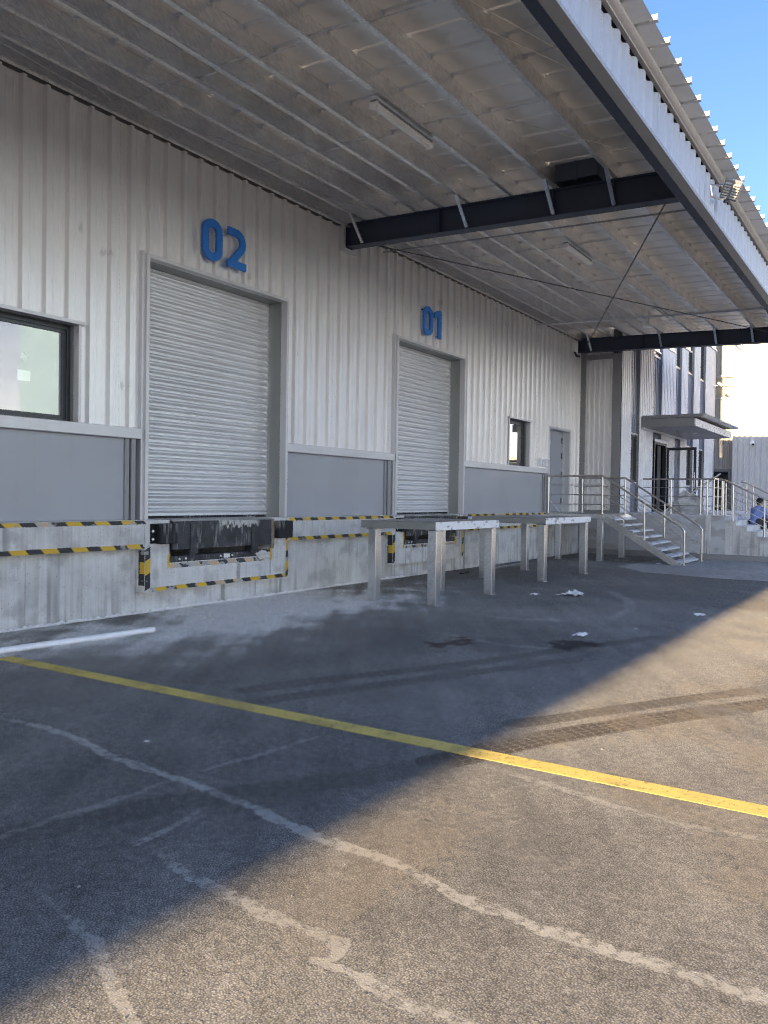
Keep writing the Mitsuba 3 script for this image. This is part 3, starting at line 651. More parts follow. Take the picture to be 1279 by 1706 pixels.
# sag rods, tie tubes and cross bracing
for xr in (7.13, 9.60, 15.6, 18.4):
    for y0, y1 in zip(PY[:-1], PY[1:]):
        if y1 < -4.5 and xr > 15: continue
        dx = .05 if PY.index(y0) % 2 else -.05
        A(cn + '__sag_rod', tube((xr + dx, y0, zp(y0) + .09), (xr + dx, y1, zp(y1) + .09), .008, 6), 'mat_galvanised')
for p, q in (((4.4, -.39), (7.1, -.12)), ((5.6, -.92), (7.1, -.12)), ((5.0, -.39), (7.45, -1.5)), ((7.2, -.39), (9.6, -.92)), ((9.5, -.20), (11.9, -.9)), ((6.9, -5.1), (9.3, -5.9)), ((7.4, -4.98), (9.6, -4.98 - .9)), ((9.7, -4.4), (12.0, -5.9)), ((14.2, -.39), (16.4, -1.5)), ((15.0, -.39), (17.2, -.12)), ((17.5, -.39), (19.4, -1.2))):
    A(cn + '__bracing_wire', tube((*p, zp(p[1]) - .015), (*q, zp(q[1]) - .015), .006, 6), 'mat_galvanised')
for xt in (13.62, 21.40):
    A(cn + '__tie_tube', tube((xt, .0, 6.47), (xt, -5.93, 6.28), .015 if xt < 20 else .030, 10), 'mat_soffit_grey' if xt < 20 else 'mat_galvanised')
A(cn + '__cross_brace', tube((12.35, -5.78, 6.06), (24.7, -.22, 6.36), .014, 8), 'mat_edge_beam')
A(cn + '__cross_brace', tube((12.45, -.15, 6.36), (24.7, -5.75, 6.22), .012, 8), 'mat_edge_beam')
for xt in (20.9, 21.9):
    A(cn + '__hanger', tube((xt, -.60, 6.3), (xt, -.60, 6.9), .010, 6), 'mat_galvanised')

# lamps under the canopy (switched off)
def tube_light(x0, x1, y, label):
    z = zp(y) - .085
    t = thing('tube_light', label, 'lamp', 'tube lights under the canopy')
    A(t + '__housing', cbx(x0, x1, y - .05, y + .05, z, z + .055, .008), 'mat_grey_trim')
    P = [(y + .06 * math.cos(a), z - .002 + .05 * math.sin(a)) for a in np.linspace(math.pi, 2 * math.pi, 12)]
    A(t + '__diffuser', strip(P + [(y + .06, z + .002), (y - .06, z + .002)], 'x', x0 + .02, x1 - .02, closed=True), 'mat_lamp_cover', smooth=30)
    A(t + '__end_cap', cbx(x0 - .005, x0 + .03, y - .065, y + .065, z - .055, z + .03, .01), 'mat_lamp_cover')
    A(t + '__end_cap', cbx(x1 - .03, x1 + .005, y - .065, y + .065, z - .055, z + .03, .01), 'mat_lamp_cover')
tube_light(8.43, 9.82, -3.23, 'switched off tube light on a purlin above door 02, nearest to the camera')
tube_light(14.95, 16.35, -3.23, 'switched off tube light under the far bay, just past the near navy beam')
tube_light(21.1, 22.4, -3.23, 'switched off tube light in the far bay, farthest from the camera')
cam = A('ceiling_lamp', trimesh.creation.cylinder(radius=.13, segment=((22.9, -2.62, 6.42), (22.9, -2.62, 6.50)), sections=20), 'mat_lamp_cover', 'round white ceiling lamp beneath the far bay of the canopy', 'lamp')
A(cam + '__stem', tube((22.9, -2.62, 6.5), (22.9, -2.62, 6.9), .02), 'mat_galvanised')

# floodlight on the fascia
fl_ = thing('floodlight', 'small finned floodlight on a bracket fixed to the canopy fascia', 'floodlight')
fx, fy_, fz = 13.45, -6.44, 6.42
R_ = trimesh.transformations.rotation_matrix(math.radians(-35), (0, 1, 0)) @ trimesh.transformations.rotation_matrix(math.radians(25), (1, 0, 0))
def fput(m): m = m.copy(); m.apply_transform(R_); m.apply_translation((fx, fy_, fz)); return m
A(fl_ + '__body', fput(cbx(-.03, .03, -.13, .13, -.15, .15, .012)), 'mat_grey_trim')
for k in range(6):
    A(fl_ + '__fin', fput(cat([bx(-.062, -.03, -.11, -.015, -.115 + k * .04, -.10 + k * .04), bx(-.062, -.03, .015, .11, -.115 + k * .04, -.10 + k * .04)])), 'mat_bolt')
A(fl_ + '__bracket', cat([path_tube([(fx - .28, -6.16, 6.30), (fx - .10, -6.30, 6.27), (fx, -6.36, 6.30)], .014, 8), path_tube([(fx - .30, -6.16, 6.46), (fx - .14, -6.27, 6.47), (fx - .02, -6.33, 6.52)], .014, 8), tube((fx - .22, -6.21, 6.30), (fx - .25, -6.19, 6.46), .014, 8), cbx(fx - .34, fx - .22, -6.19, -6.165, 6.26, 6.5, .005)]), 'mat_galvanised')
A(fl_ + '__cable_gland', fput(tube((-.05, .02, -.19), (-.02, .02, -.15), .03)), 'mat_dark_frame')

# ------------------------------------------------------------------ free-standing steel platforms
def platform(x0, x1, y0, y1, legs, label, seam):
    p = thing('steel_platform', label, 'platform', 'free-standing steel platforms in front of the dock')
    zt = 1.285
    xm = seam
    ys_ = (y0 + y1) / 2
    A(p + '__deck_plate', cbx(x0, x1, y0, ys_ - .003, zt - .012, zt, .003), 'mat_deck')
    A(p + '__deck_plate', cbx(x0, x1, ys_ + .003, y1, zt - .012, zt, .003), 'mat_deck')
    A(p + '__side_skirt', cbx(x0 - .004, x0 + .05, y0 + .012, ys_ - .003, zt - .12, zt - .013, .003), 'mat_steel_grey')
    A(p + '__side_skirt', cbx(x0 - .004, x0 + .05, ys_ + .003, y1, zt - .12, zt - .013, .003), 'mat_steel_grey')
    A(p + '__side_skirt', cbx(x1 - .05, x1 + .004, y0 + .012, y1, zt - .12, zt - .013, .003), 'mat_steel_grey')
    A(p + '__rear_skirt', cbx(x0 + .05, x1 - .05, y1 - .05, y1 + .002, zt - .12, zt - .013, .003), 'mat_steel_grey')
    A(p + '__front_plate', cbx(x0 - .006, x1 + .006, y0 - .006, y0 + .01, zt - .128, zt + .002, .002), 'mat_white_paint', 'front plate painted white')
    for lx, ly in legs:
        A(p + '__bracket', cat([cbx(lx - .10, lx + .10, ly - .10, ly + .10, zt - .132, zt - .1245, .002)] + [tube((lx + dx, ly + dy, zt - .142), (lx + dx, ly + dy, zt - .131), .010, 6) for dx in (-.088, .088) for dy in (-.088, .088)]), 'mat_weathered')
        A(p + '__leg', cat([cbx(lx - .075, lx + .075, ly - .075, ly + .075, .006, zt - .125, .006), cbx(lx - .085, lx + .085, ly - .085, ly + .085, 0, .008, .002)]), 'mat_galvanised')
platform(10.85, 13.05, -2.845, -1.47, [(10.96, -1.66), (10.99, -2.74), (12.92, -2.75), (12.86, -1.80)], 'steel platform on four galvanised legs in front of door 01, nearer to the camera', 0)
platform(15.48, 18.12, -2.74, -1.10, [(15.66, -2.60), (17.92, -2.66), (15.66, -1.3), (17.92, -1.25)], 'steel platform on galvanised legs, between the nearer one and the stair', 0)

# ------------------------------------------------------------------ steel stair with landing
st = thing('steel_stair', 'galvanised stair with stainless rails down from the dock end', 'stair')
SX0, SX1, LY = 21.93, 24.05, -1.80
LZ = 1.29
A(st + '__landing', cat([cbx(SX0, SX1, LY, -.175, LZ - .012, LZ, .003)]), 'mat_deck')
A(st + '__landing_frame', cat([cbx(SX0 - .004, SX0 + .06, LY, -.18, LZ - .13, LZ - .013, .004), cbx(SX1 - .06, SX1 + .004, LY, -.18, LZ - .13, LZ - .013, .004), cbx(SX0 + .06, SX1 - .06, LY, LY + .06, LZ - .13, LZ - .013, .004)]), 'mat_galvanised')
for lx, ly in ((SX0 + .08, -.50), (SX1 - .10, -.52), (SX0 + .10, LY + .12), (SX1 - .14, LY + .10)):
    A(st + '__leg', cat([cbx(lx - .075, lx + .075, ly - .075, ly + .075, .008, LZ - .13, .006), bx(lx - .11, lx + .11, ly - .11, ly + .11, 0, .008)]), 'mat_galvanised')
FOOT = -3.86
slope = LZ / (LY - FOOT)
for xs_ in (SX0, SX1 - .05):
    v = np.array([(x, y, z) for x in (xs_, xs_ + .05) for y, z in ((LY, LZ), (LY, LZ - .20), (FOOT + .28, 0), (FOOT, 0), (FOOT, .02))])
    A(st + '__stringer', trimesh.Trimesh(v).convex_hull, 'mat_galvanised')
NT = 8
for k in range(NT):
    y = LY - (k + .55) * (LY - FOOT) / (NT + .3); z = LZ - (k + .75) * LZ / (NT + .3) - .0
    A(st + '__tread', cat([cbx(SX0 + .05, SX1 - .05, y - .15, y + .15, z - .008, z, .002), bx(SX0 + .05, SX1 - .05, y - .15, y - .145, z - .05, z - .009), bx(SX0 + .05, SX1 - .05, y + .145, y + .15, z - .05, z - .009)]), 'mat_tread')
RH = 1.03
def rail(owner, pts, r=.026): A(owner + '__handrail', path_tube(pts, r, 12), 'mat_stainless', smooth=40)
def mid(owner, p, q, r=.011): A(owner + '__rail_bar', tube(p, q, r, 8), 'mat_stainless', smooth=40)
def post(owner, x, y, z0, z1, r=.024):
    A(owner + '__post', cat([tube((x, y, z0), (x, y, z1), r, 12), tube((x, y, z0), (x, y, z0 + .02), r * 1.9, 12)]), 'mat_stainless', smooth=40)
for side, xs_ in (('near', SX0 + .03), ('far', SX1 - .03)):
    y_in = -.10 if side == 'near' else -.35
    zl = LZ
    rail(st, [(xs_, y_in, zl + RH), (xs_, LY + .06, zl + RH), (xs_, FOOT + .02, .98), (xs_, FOOT - .04, .90), (xs_, FOOT - .05, .85)])
    post(st, xs_, -.20 if side == 'near' else -.45, zl, zl + RH - .02); post(st, xs_, LY + .06, zl, zl + RH - .02)
    post(st, xs_, (LY + FOOT) / 2 - .05, .5 * LZ - .02, .5 * (LZ + RH) + .47 - .02); post(st, xs_, FOOT - .045, .0, .86)
    for h in (.25, .52, .78):
        mid(st, (xs_, -.20, zl + h), (xs_, LY + .06, zl + h))
        mid(st, (xs_, LY + .06, zl + h), (xs_, FOOT - .04, .93 - RH + h + .02 if h > .25 else .17))
A(st + '__brace_rod', tube((SX0 + .1, -.22, LZ + .35), (SX0 + .35, -.42, LZ + .01), .008, 6), 'mat_white_plastic')

# ------------------------------------------------------------------ office block at the end of the dock
of = thing('office_block', 'office block with blue-grey ribbed walls, tall windows and small entrance canopy', 'building')
OX0, OX1, OY = 24.98, 38.42, -1.26
OR_ = dict(pitch=.21, phase=25.0, rib_b=.085, rib_t=.05, h=.028)
# gable return that faces the dock
A(of + '__side_wall', corr_x(-1.0, -.16, OX0 + .02, 1.29, 6.9, pitch=.16, phase=-.1, rib_b=.07, rib_t=.04, h=.025), 'mat_wall_sheet')
A(of + '__corner_trim', cat([cbx(OX0 - .02, OX0 + .03, -.16, .05, 1.29, 6.9, .004), cbx(OX0 - .02, OX0 + .03, OY, -1.0, 1.29, 6.0, .004), cbx(OX0 - .02, OX0 + .03, OY, -.16, 6.0, 6.16, .004)]), 'mat_grey_trim')
A(of + '__skirting', bx(OX0 - .012, OX0 + .04, OY + .002, 0, 1.291, 1.36), 'mat_grey_trim')
BAYS = [(26.03, 26.97, 2.27, 3.78, None, None), (28.55, 29.65, None, None, 6.70, 8.5), (31.54, 32.46, None, None, 6.73, 8.5), (33.42, 34.44, 2.31, 3.81, 6.77, 8.5), (35.52, 36.54, 2.31, 3.80, 6.77, 8.5)]
segs, x = [], OX0 + .02
for b in BAYS:
    segs.append((x, b[0])); x = b[1]
segs.append((x, OX1))
ZO = 9.6
DOOR = (28.75, 30.30, 3.70)
for a, b in segs:
    if a < DOOR[0] < b or a < DOOR[1] < b:
        cuts = sorted({a, b, *[t for t in DOOR[:2] if a < t < b]})
        ms = [corr_y(p, q, OY, DOOR[2] if DOOR[0] <= (p + q) / 2 <= DOOR[1] else 1.29, ZO, **OR_) for p, q in zip(cuts[:-1], cuts[1:])]
        A(of + '__wall_panel', cat(ms), 'mat_office_sheet')
    else:
        A(of + '__wall_panel', corr_y(a, b, OY, 1.29, ZO, **OR_), 'mat_office_sheet')
def office_window(x0, x1, z0, z1, y):
    w = thing(of + '__window', None, None)
    A(w + '__frame', cat([bx(x0, x0 + .06, y - .03, y + .05, z0, z1), bx(x1 - .06, x1, y - .03, y + .05, z0, z1), bx(x0 + .06, x1 - .06, y - .03, y + .05, z1 - .06, z1), bx(x0 + .06, x1 - .06, y - .03, y + .05, z0, z0 + .06)]), 'mat_dark_frame')
    A(w + '__pane', quad([(x0 + .06, y + .01, z0 + .06), (x1 - .06, y + .01, z0 + .06), (x1 - .06, y + .01, z1 - .06), (x0 + .06, y + .01, z1 - .06)]), 'mat_glass')
    A(w + '__trim', cat([cbx(x0 - .01, x1 + .01, y - .06, y - .032, z0 - .07, z0, .003), cbx(x0 - .01, x1 + .01, y - .06, y - .032, z1, z1 + .06, .003), cbx(x0 - .02, x0 + .015, y - .06, y - .032, z0, z1, .003)]), 'mat_trim')
RY = OY + .10
for x0, x1, l0, l1, u0, u1 in BAYS:
    A(of + '__bay_return', cat([bx(x0 - .012, x0, OY - .01, RY, 1.29, ZO), bx(x1, x1 + .012, OY - .01, RY, 1.29, ZO)]), 'mat_grey_trim')
    zs = [1.29]
    spans = []
    for a_, b_ in ((l0, l1), (u0, u1)):
        if a_: spans.append((zs[-1], a_)); zs.append(b_)
    spans.append((zs[-1], ZO))
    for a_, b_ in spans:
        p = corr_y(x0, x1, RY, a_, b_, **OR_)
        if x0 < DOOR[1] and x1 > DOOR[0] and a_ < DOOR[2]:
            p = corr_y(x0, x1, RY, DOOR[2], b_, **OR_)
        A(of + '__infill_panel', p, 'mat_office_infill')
    if l0: office_window(x0, x1, l0, l1, RY)
    if u0: office_window(x0, x1, u0, u1, RY)
A(of + '__inner_wall', cat([bx(OX0 + .1, OX1, 1.6, 1.7, 1.29, 9.6), bx(OX1 - .03, OX1 - .012, OY + .02, 14, 0, 9.6), bx(OX0 + .1, OX0 + .12, OY + .15, 1.6, 1.29, 9.6)]), 'mat_interior_dark')
A(of + '__upper_floor', bx(OX0 + .1, OX1 - .03, OY + .15, 1.6, 4.6, 4.9), 'mat_interior_dark')
A(of + '__roof', bx(OX0 - .05, OX1 + .05, OY - .06, 14, ZO, ZO + .15), 'mat_trim')
A(of + '__end_trim', cbx(OX1 - .06, OX1 + .03, OY - .04, OY + .05, 1.29, ZO, .004), 'mat_trim')
A(of + '__upper_side_wall', bx(OX0 + .03, OX0 + .05, OY + .01, 0.1, 6.9, ZO), 'mat_wall_sheet')
# entrance: door opening with one glazed leaf standing open, canopy over it
dr_ = thing(of + '__entrance_door', 'glazed entrance door with one leaf standing open', None)
x0, x1, zt = DOOR
A(dr_ + '__frame', cat([cbx(x0 - .05, x0 + .06, OY - .05, OY + .08, 1.3, zt, .004), cbx(x1 - .04, x1 + .05, OY - .05, OY + .08, 1.3, zt, .004), cbx(x0 + .06, x1 - .04, OY - .05, OY + .08, zt - .08, zt, .004)]), 'mat_dark_frame')
A(dr_ + '__head_trim', cbx(x0 - .08, x1 + .08, OY - .075, OY - .052, zt, zt + .10, .004), 'mat_white_plastic')
lx = x1 + .01; l0, l1 = OY - .07, OY - 1.08
lf = A(dr_ + '__leaf', cat([cbx(lx - .025, lx + .025, l0 - .07, l0, 1.33, 3.58, .004), cbx(lx - .025, lx + .025, l1, l1 + .09, 1.33, 3.58, .004), cbx(lx - .025, lx + .025, l1 + .09, l0 - .07, 3.48, 3.58, .004), cbx(lx - .025, lx + .025, l1 + .09, l0 - .07, 1.33, 1.52, .004)]), 'mat_dark_frame')
A(lf + '__pane', quad([(lx, l1 + .09, 1.52), (lx, l0 - .07, 1.52), (lx, l0 - .07, 3.48), (lx, l1 + .09, 3.48)]), 'mat_clear_glass')
A(lf + '__handle', tube((lx - .06, l1 + .05, 2.1), (lx - .06, l1 + .05, 2.7), .015), 'mat_stainless')
ec = thing(of + '__entrance_canopy', 'flat grey canopy with white fascia over the entrance', None)
CX0, CX1, CY = 27.2, 33.1, -2.93
A(ec + '__soffit', bx(CX0, CX1, CY, OY - .03, 4.07, 4.09), 'mat_grey_trim')
A(ec + '__side_fascia', cbx(CX0 - .02, CX0, CY, OY - .03, 4.06, 4.33, .004), 'mat_grey_trim')
A(ec + '__side_fascia', cbx(CX1, CX1 + .02, CY, OY - .03, 4.06, 4.33, .004), 'mat_grey_trim')
A(ec + '__verge_trim', cbx(CX0 - .03, CX0 - .005, CY - .25, OY - .03, 4.34, 4.44, .004), 'mat_grey_trim')
A(ec + '__front_fascia', cbx(CX0 - .02, CX1 + .02, CY - .04, CY, 4.06, 4.30, .006), 'mat_white_paint')
P = corr_profile(CX0 - .03, CX1 + .03, .42, 27.3, .10, .05, -.05)
me = strip(P, 'y', CY - .33, OY - .03); me.vertices[:, 2] += 4.40
A(ec + '__roof_sheet', me, 'mat_roof_sheet')
A(ec + '__wall_ledge', cbx(CX0, CX1 - .4, OY - .12, OY - .03, 4.00, 4.065, .004), 'mat_flashing')
A(ec + '__downlight', tube((30.2, -2.3, 4.045), (30.2, -2.3, 4.07), .09, 16), 'mat_lamp_cover')
# floodlight on the office wall
of2 = thing('wall_floodlight', 'small white floodlight on an arm at the far edge of the office wall', 'floodlight')
A(of2 + '__arm', tube((38.2, OY - .03, 6.75), (38.2, OY - .20, 6.76), .02), 'mat_white_plastic')
mm = cbx(-.05, .05, -.12, .12, -.05, .05, .012); mm.apply_transform(trimesh.transformations.rotation_matrix(math.radians(40), (1, 0, 0))); mm.apply_translation((38.15, OY - .30, 6.80))
A(of2 + '__head', mm, 'mat_flashing')

# ------------------------------------------------------------------ entrance platform with concrete steps
ep = thing('entrance_platform', 'rendered concrete platform with steps before the office entrance', 'steps')
PX0, PX1 = 25.0, 28.6
STEP_Y, RUN, RISE = -4.32, .285, .1475
A(ep + '__platform_wall', cbx(PX0, PX0 + .25, -3.78, .0, .17, 1.285, .006), 'mat_cement_render')
A(ep + '__platform_slab', cat([bx(PX0 + .25, 40, -3.78, 1.5, 0, 1.284), bx(PX0 + .01, PX1, STEP_Y, -3.78, .0, 1.286)]), 'mat_cement_render')
A(ep + '__corner_pier', cbx(PX0 - .012, PX0 + .2, -3.93, -3.782, .02, 1.29, .006), 'mat_concrete')
A(ep + '__kerb', cbx(PX0 - .06, PX0, -6.7, 0, 0, .165, .01), 'mat_grey_trim', 'dark grey kerb along the foot of the platform')
for k in range(8):
    y1 = STEP_Y - k * RUN; z = 1.286 - (k + 1) * RISE
    A(ep + '__step', cat([bx(PX0 + .002 + .004 * k * .2, PX1, y1 - RUN, y1, 0, z - .035), cbx(PX0 - .012, PX1, y1 - RUN - .02, y1, z - .035, z, .004)]), 'mat_concrete')
A(ep + '__nosing', cbx(PX0 - .012, PX1, STEP_Y - .02, -3.95, 1.252, 1.288, .004), 'mat_concrete')
sr = thing('stainless_railing', 'stainless railing along the entrance platform and its steps', 'railing')
rx = PX0 + .10; z1 = 1.288
rail(sr, [(rx, -1.95, z1 + 1.03), (rx, -3.98, z1 + 1.03), (rx + 1.15, -3.98, z1 + 1.03)])
for y in (-2.78, -3.62, -3.80, -3.98): post(sr, rx, y, z1, z1 + 1.01)
post(sr, rx + .55, -3.98, z1, z1 + 1.01); post(sr, rx + 1.15, -3.98, z1, z1 + 1.01)
for h in (.25, .52, .78):
    mid(sr, (rx, -1.95, z1 + h), (rx, -3.98, z1 + h)); mid(sr, (rx, -3.98, z1 + h), (rx + 1.15, -3.98, z1 + h))
sl = -RISE / RUN
for xr, ya in ((rx, -4.26), (PX1 - .1, -4.26)):
    ye = -6.5; za = z1 + 1.03
    if xr == rx: post(sr, xr, ya + .02, z1, za - .06); post(sr, xr + .35, ya + .02, z1, za - .1)
    rail(sr, [(xr, ya + .15, za), (xr, ya, za - .03), (xr, ye, za + sl * (STEP_Y - ye) )])
    for y in (-4.5, -5.33, -6.4) if xr == rx else (-4.3, -4.5, -5.5, -6.4):
        k = max(0, math.ceil((STEP_Y - y) / RUN)); post(sr, xr, y, 1.286 - k * RISE if k else z1, za + sl * (STEP_Y - y) - .02)
    for h in (.22, .42, .62, .82):
        mid(sr, (xr, ya, z1 + h), (xr, ye, z1 + h + sl * (STEP_Y - ye)))
# boards wrapped in plastic, leaning on the railing, and a loose pole
def leaning_sheet(y0, w, h, foot, lean, seed):
    """a slack board in film: leans on the railing, bulged and dog-eared"""
    n = 18; g_ = np.random.default_rng(seed)
    a, b = np.meshgrid(np.linspace(0, 1, n), np.linspace(0, 1, n))
    nz = mikit.meshkit.fbm(np.stack([a * 3 + seed, b * 3, a * 0], -1), 4) - .5
    top = 1 - .42 * np.abs(a - .55) ** 1.3 * 1.6 + .10 * (mikit.meshkit.noise(np.stack([a * 4 + seed, a * 0, a * 0], -1)) - .5)
    z = b * h * top; y = y0 - a * w + .16 * nz * b - .10 * b * (a - .5); x = foot - lean * b + .10 * nz
    P = np.c_[x.ravel(), y.ravel(), (1.292 + z).ravel()]; Q = P + (.035, 0, 0); m = n * n; f = []
    for j in range(n - 1):
        for i in range(n - 1):
            q = j * n + i
            f += [[q, q + 1, q + n + 1], [q, q + n + 1, q + n], [m + q, m + q + n + 1, m + q + 1], [m + q, m + q + n, m + q + n + 1]]
    rim = [i for i in range(n)] + [j * n + n - 1 for j in range(1, n)] + [n * n - 1 - i for i in range(1, n)] + [j * n for j in range(n - 2, 0, -1)]
    for p, q in zip(rim, rim[1:] + rim[:1]): f += [[p, m + p, q], [q, m + p, m + q]]
    t = trimesh.Trimesh(np.vstack([P, Q]), f, process=False); t.fix_normals(); return t
scene['mat_film'] = pr(proc(lambda p, n, uv: mix((.46, .48, .50), (.70, .71, .72), fbm(p.y * 5, p.z * 5, 2, 4))), .32, 0, .6)
wb = thing('wrapped_boards', 'boards wrapped in pale plastic sheet leaning behind the railing by the office door', 'boards')
A(wb + '__board', leaning_sheet(-2.98, .62, .62, 25.62, .34, 3), 'mat_film', smooth=30)
A(wb + '__board', leaning_sheet(-2.62, .85, .42, 25.80, .30, 8), 'mat_film', smooth=30)
A(wb + '__board', leaning_sheet(-2.76, .50, .70, 25.98, .36, 5), 'mat_film', smooth=30)
A('metal_pole', tube((25.55, -2.45, 1.33), (25.8, -4.02, 2.50), .028, 10), 'mat_galvanised', 'long metal pole leaning across the railing beside the wrapped boards', 'pole', smooth=40)

# ------------------------------------------------------------------ white building beyond
wb3 = thing('white_warehouse', 'tall white ribbed warehouse at the right edge, sunlit above, shaded below', 'warehouse')
BX, BY = 39.0, -1.95
WR = dict(pitch=.235, phase=-2.0, rib_b=.10, rib_t=.05, h=.05)
y = BY
while y > -6.2:
    A(wb3 + '__wall_panel', corr_x(y - .94, y, BX, .0, 13.0, **WR), 'mat_white_wall'); y -= .94
A(wb3 + '__body', bx(BX + .05, 75, -6.6, BY - .01, 0, 12.98), 'mat_white_wall')
A(wb3 + '__side_wall', corr_y(BX, BX + 2.2, BY, 0, 13, pitch=.235, phase=.1, rib_b=.11, rib_t=.05, h=.02), 'mat_white_wall')
bw = thing('beige_annex', 'narrow beige ribbed annex with a high window between the office and the white warehouse', 'building')
SXB = 39.6
SR = dict(pitch=.2, phase=-.1, rib_b=.09, rib_t=.045, h=.025)
A(bw + '__wall_panel', cat([corr_x(-1.94, 3.0, SXB, 7.40, 13, **SR), corr_x(-1.94, 3.0, SXB, 3.15, 6.33, **SR), corr_x(-.2, 3.0, SXB, 6.33, 7.40, **SR)]), 'mat_beige_wall')
wn = thing(bw + '__window', None, None)
A(wn + '__frame', cat([bx(SXB - .03, SXB + .05, -1.90, -.2, 7.30, 7.40), bx(SXB - .03, SXB + .05, -1.90, -.2, 6.33, 6.40), bx(SXB - .02, SXB + .05, -1.90, -.2, 6.90, 6.95), bx(SXB - .03, SXB + .05, -.3, -.2, 6.40, 7.30), bx(SXB - .03, SXB + .05, -1.94, -1.86, 6.40, 7.30)]), 'mat_trim')
A(wn + '__pane', cat([quad([(SXB + .01, -1.86, 6.40), (SXB + .01, -.3, 6.40), (SXB + .01, -.3, 6.90), (SXB + .01, -1.86, 6.90)]), quad([(SXB + .01, -1.86, 6.95), (SXB + .01, -.3, 6.95), (SXB + .01, -.3, 7.30), (SXB + .01, -1.86, 7.30)])]), 'mat_clear_glass')
A(wn + '__blind', bx(SXB + .09, SXB + .11, -1.9, -.2, 6.34, 7.39), 'mat_blind')
A(bw + '__gate_frame', cat([bx(SXB - .03, SXB + .06, -1.94, 3, 3.05, 3.15), bx(SXB - .03, SXB + .06, -1.94, -1.70, 0, 3.05)]), 'mat_grey_trim')
A(bw + '__gate_recess', cat([bx(42.6, 42.7, -2, 3.2, 0, 13), bx(SXB, 42.6, 3.0, 3.1, 0, 13), bx(SXB + .07, 42.6, -2, 3, 3.06, 3.12), bx(SXB, 42.6, -1.945, 3, 12.9, 13)]), 'mat_interior')
cc = thing('security_camera', 'small white dome camera on the white warehouse wall', 'camera')
A(cc + '__mount', cbx(BX - .10, BX, -2.87, -2.71, 4.32, 4.40, .01), 'mat_white_plastic')
A(cc + '__dome', trimesh.creation.icosphere(subdivisions=2, radius=.10).apply_translation((BX - .12, -2.79, 4.24)), 'mat_white_plastic', smooth=True)
A(cc + '__lens', trimesh.creation.icosphere(subdivisions=2, radius=.05).apply_translation((BX - .17, -2.82, 4.20)), 'mat_black', smooth=True)

# building across the yard, outside the frame: the left window and the polished metal mirror it
ow = thing('opposite_building', 'pale office building across the yard, seen only as a reflection in the left window', 'building')
A(ow + '__body', bx(30.5, 60, -37.5, -25.5, 0, 16), 'mat_pale_blue_wall')
A(ow + '__parapet', cat([bx(30.3, 60.2, -37.7, -37.3, 16, 16.6), bx(30.3, 60.2, -25.7, -25.3, 16, 16.6), bx(30.3, 30.7, -37.3, -25.7, 16, 16.6)]), 'mat_trim')

fs_ = thing('far_shed', 'low grey-green shed far across the yard, seen only mirrored in the narrow window', 'building')
A(fs_ + '__body', bx(105, 150, -75, -25, 0, 7.0), 'mat_shed')
A(fs_ + '__roof', bx(104, 151, -76, -24, 7.0, 7.5), 'mat_trim')

# ------------------------------------------------------------------ loose things on the ground
A('plastic_pipe', tube((4.3, -1.10, .035), (6.72, -1.345, .035), .034, 16), 'mat_white_plastic', 'white plastic pipe lying on the asphalt at the left', 'pipe', smooth=40)
mm = strip([(-.03, 0), (-.03, .03), (.03, .03), (.03, 0)], 'x', 0, 2.6, closed=True)
mm.apply_transform(trimesh.transformations.rotation_matrix(math.radians(3), (0, 0, 1))); mm.apply_translation((16.9, -.62, .002))
A('metal_batten', mm, 'mat_galvanised', 'pale metal batten lying at the foot of the dock behind the platforms', 'batten')
A('dark_scrap', cbx(16.0, 16.35, -.62, -.55, .0, .03, .008), 'mat_rubber', 'small dark scrap beside the metal batten near the dock wall', 'scrap')
def crumple(name, x, y, sx, sy, sz, seed, label, mat='mat_white_plastic'):
    """a creased scrap of film or paper: a small folded height field with a torn outline"""
    g_ = np.random.default_rng(seed); n = 15
    u, v = np.meshgrid(np.linspace(-1, 1, n), np.linspace(-1, 1, n)); u = u + g_.normal(0, .035, u.shape); v = v + g_.normal(0, .035, v.shape)
    h = np.zeros_like(u)
    for k in range(7):
        a, c = g_.uniform(0, math.pi), g_.uniform(-.7, .7); h = np.maximum(h, (1 - np.abs(u * math.cos(a) + v * math.sin(a) - c) * g_.uniform(2.2, 4.5)) * g_.uniform(.35, 1.0))
    rad = np.hypot(u, v); lim = .62 + .75 * (mikit.meshkit.fbm(np.stack([u / (rad + .01) * 1.1 + seed, v / (rad + .01) * 1.1, u * 0], -1), 3) - .2)
    h = h * np.clip(1.35 - rad, 0, 1) * (.7 + .6 * g_.random(u.shape))
    P3 = np.c_[(x + u * sx).ravel(), (y + v * sy).ravel(), (.003 + h * sz).ravel()]; f = []
    for j in range(n - 1):
        for i in range(n - 1):
            a = j * n + i
            if rad[j, i] < lim[j, i]: f += [[a, a + 1, a + n + 1], [a, a + n + 1, a + n]]
    return A(name, trimesh.Trimesh(P3, f, process=True), mat, label, 'litter', 'litter on the asphalt')
crumple('plastic_bag', 13.75, -3.98, .27, .22, .09, 1, 'crumpled clear plastic bag lying past the platforms')
crumple('plastic_scrap', 13.40, -3.40, .13, .10, .03, 2, 'small white scrap left of the crumpled bag')
crumple('plastic_scrap', 13.60, -3.74, .05, .05, .04, 3, 'tiny white scrap touching the crumpled bag')
crumple('paper_scrap', 9.76, -5.50, .22, .09, .020, 4, 'torn white paper strip near the dark oil stain')
crumple('paper_scrap', 12.55, -6.30, .16, .12, .030, 5, 'white scrap of paper just inside the shadow edge')
crumple('paper_scrap', 22.1, -3.25, .14, .10, .035, 6, 'white scrap at the foot of the steel stair')
crumple('paper_scrap', 10.68, -5.93, .03, .03, .012, 8, 'tiny white fleck near the shadow edge')
crumple('paper_scrap', 3.72, -4.68, .025, .02, .010, 9, 'tiny white fleck on the near asphalt left of the cement trail')
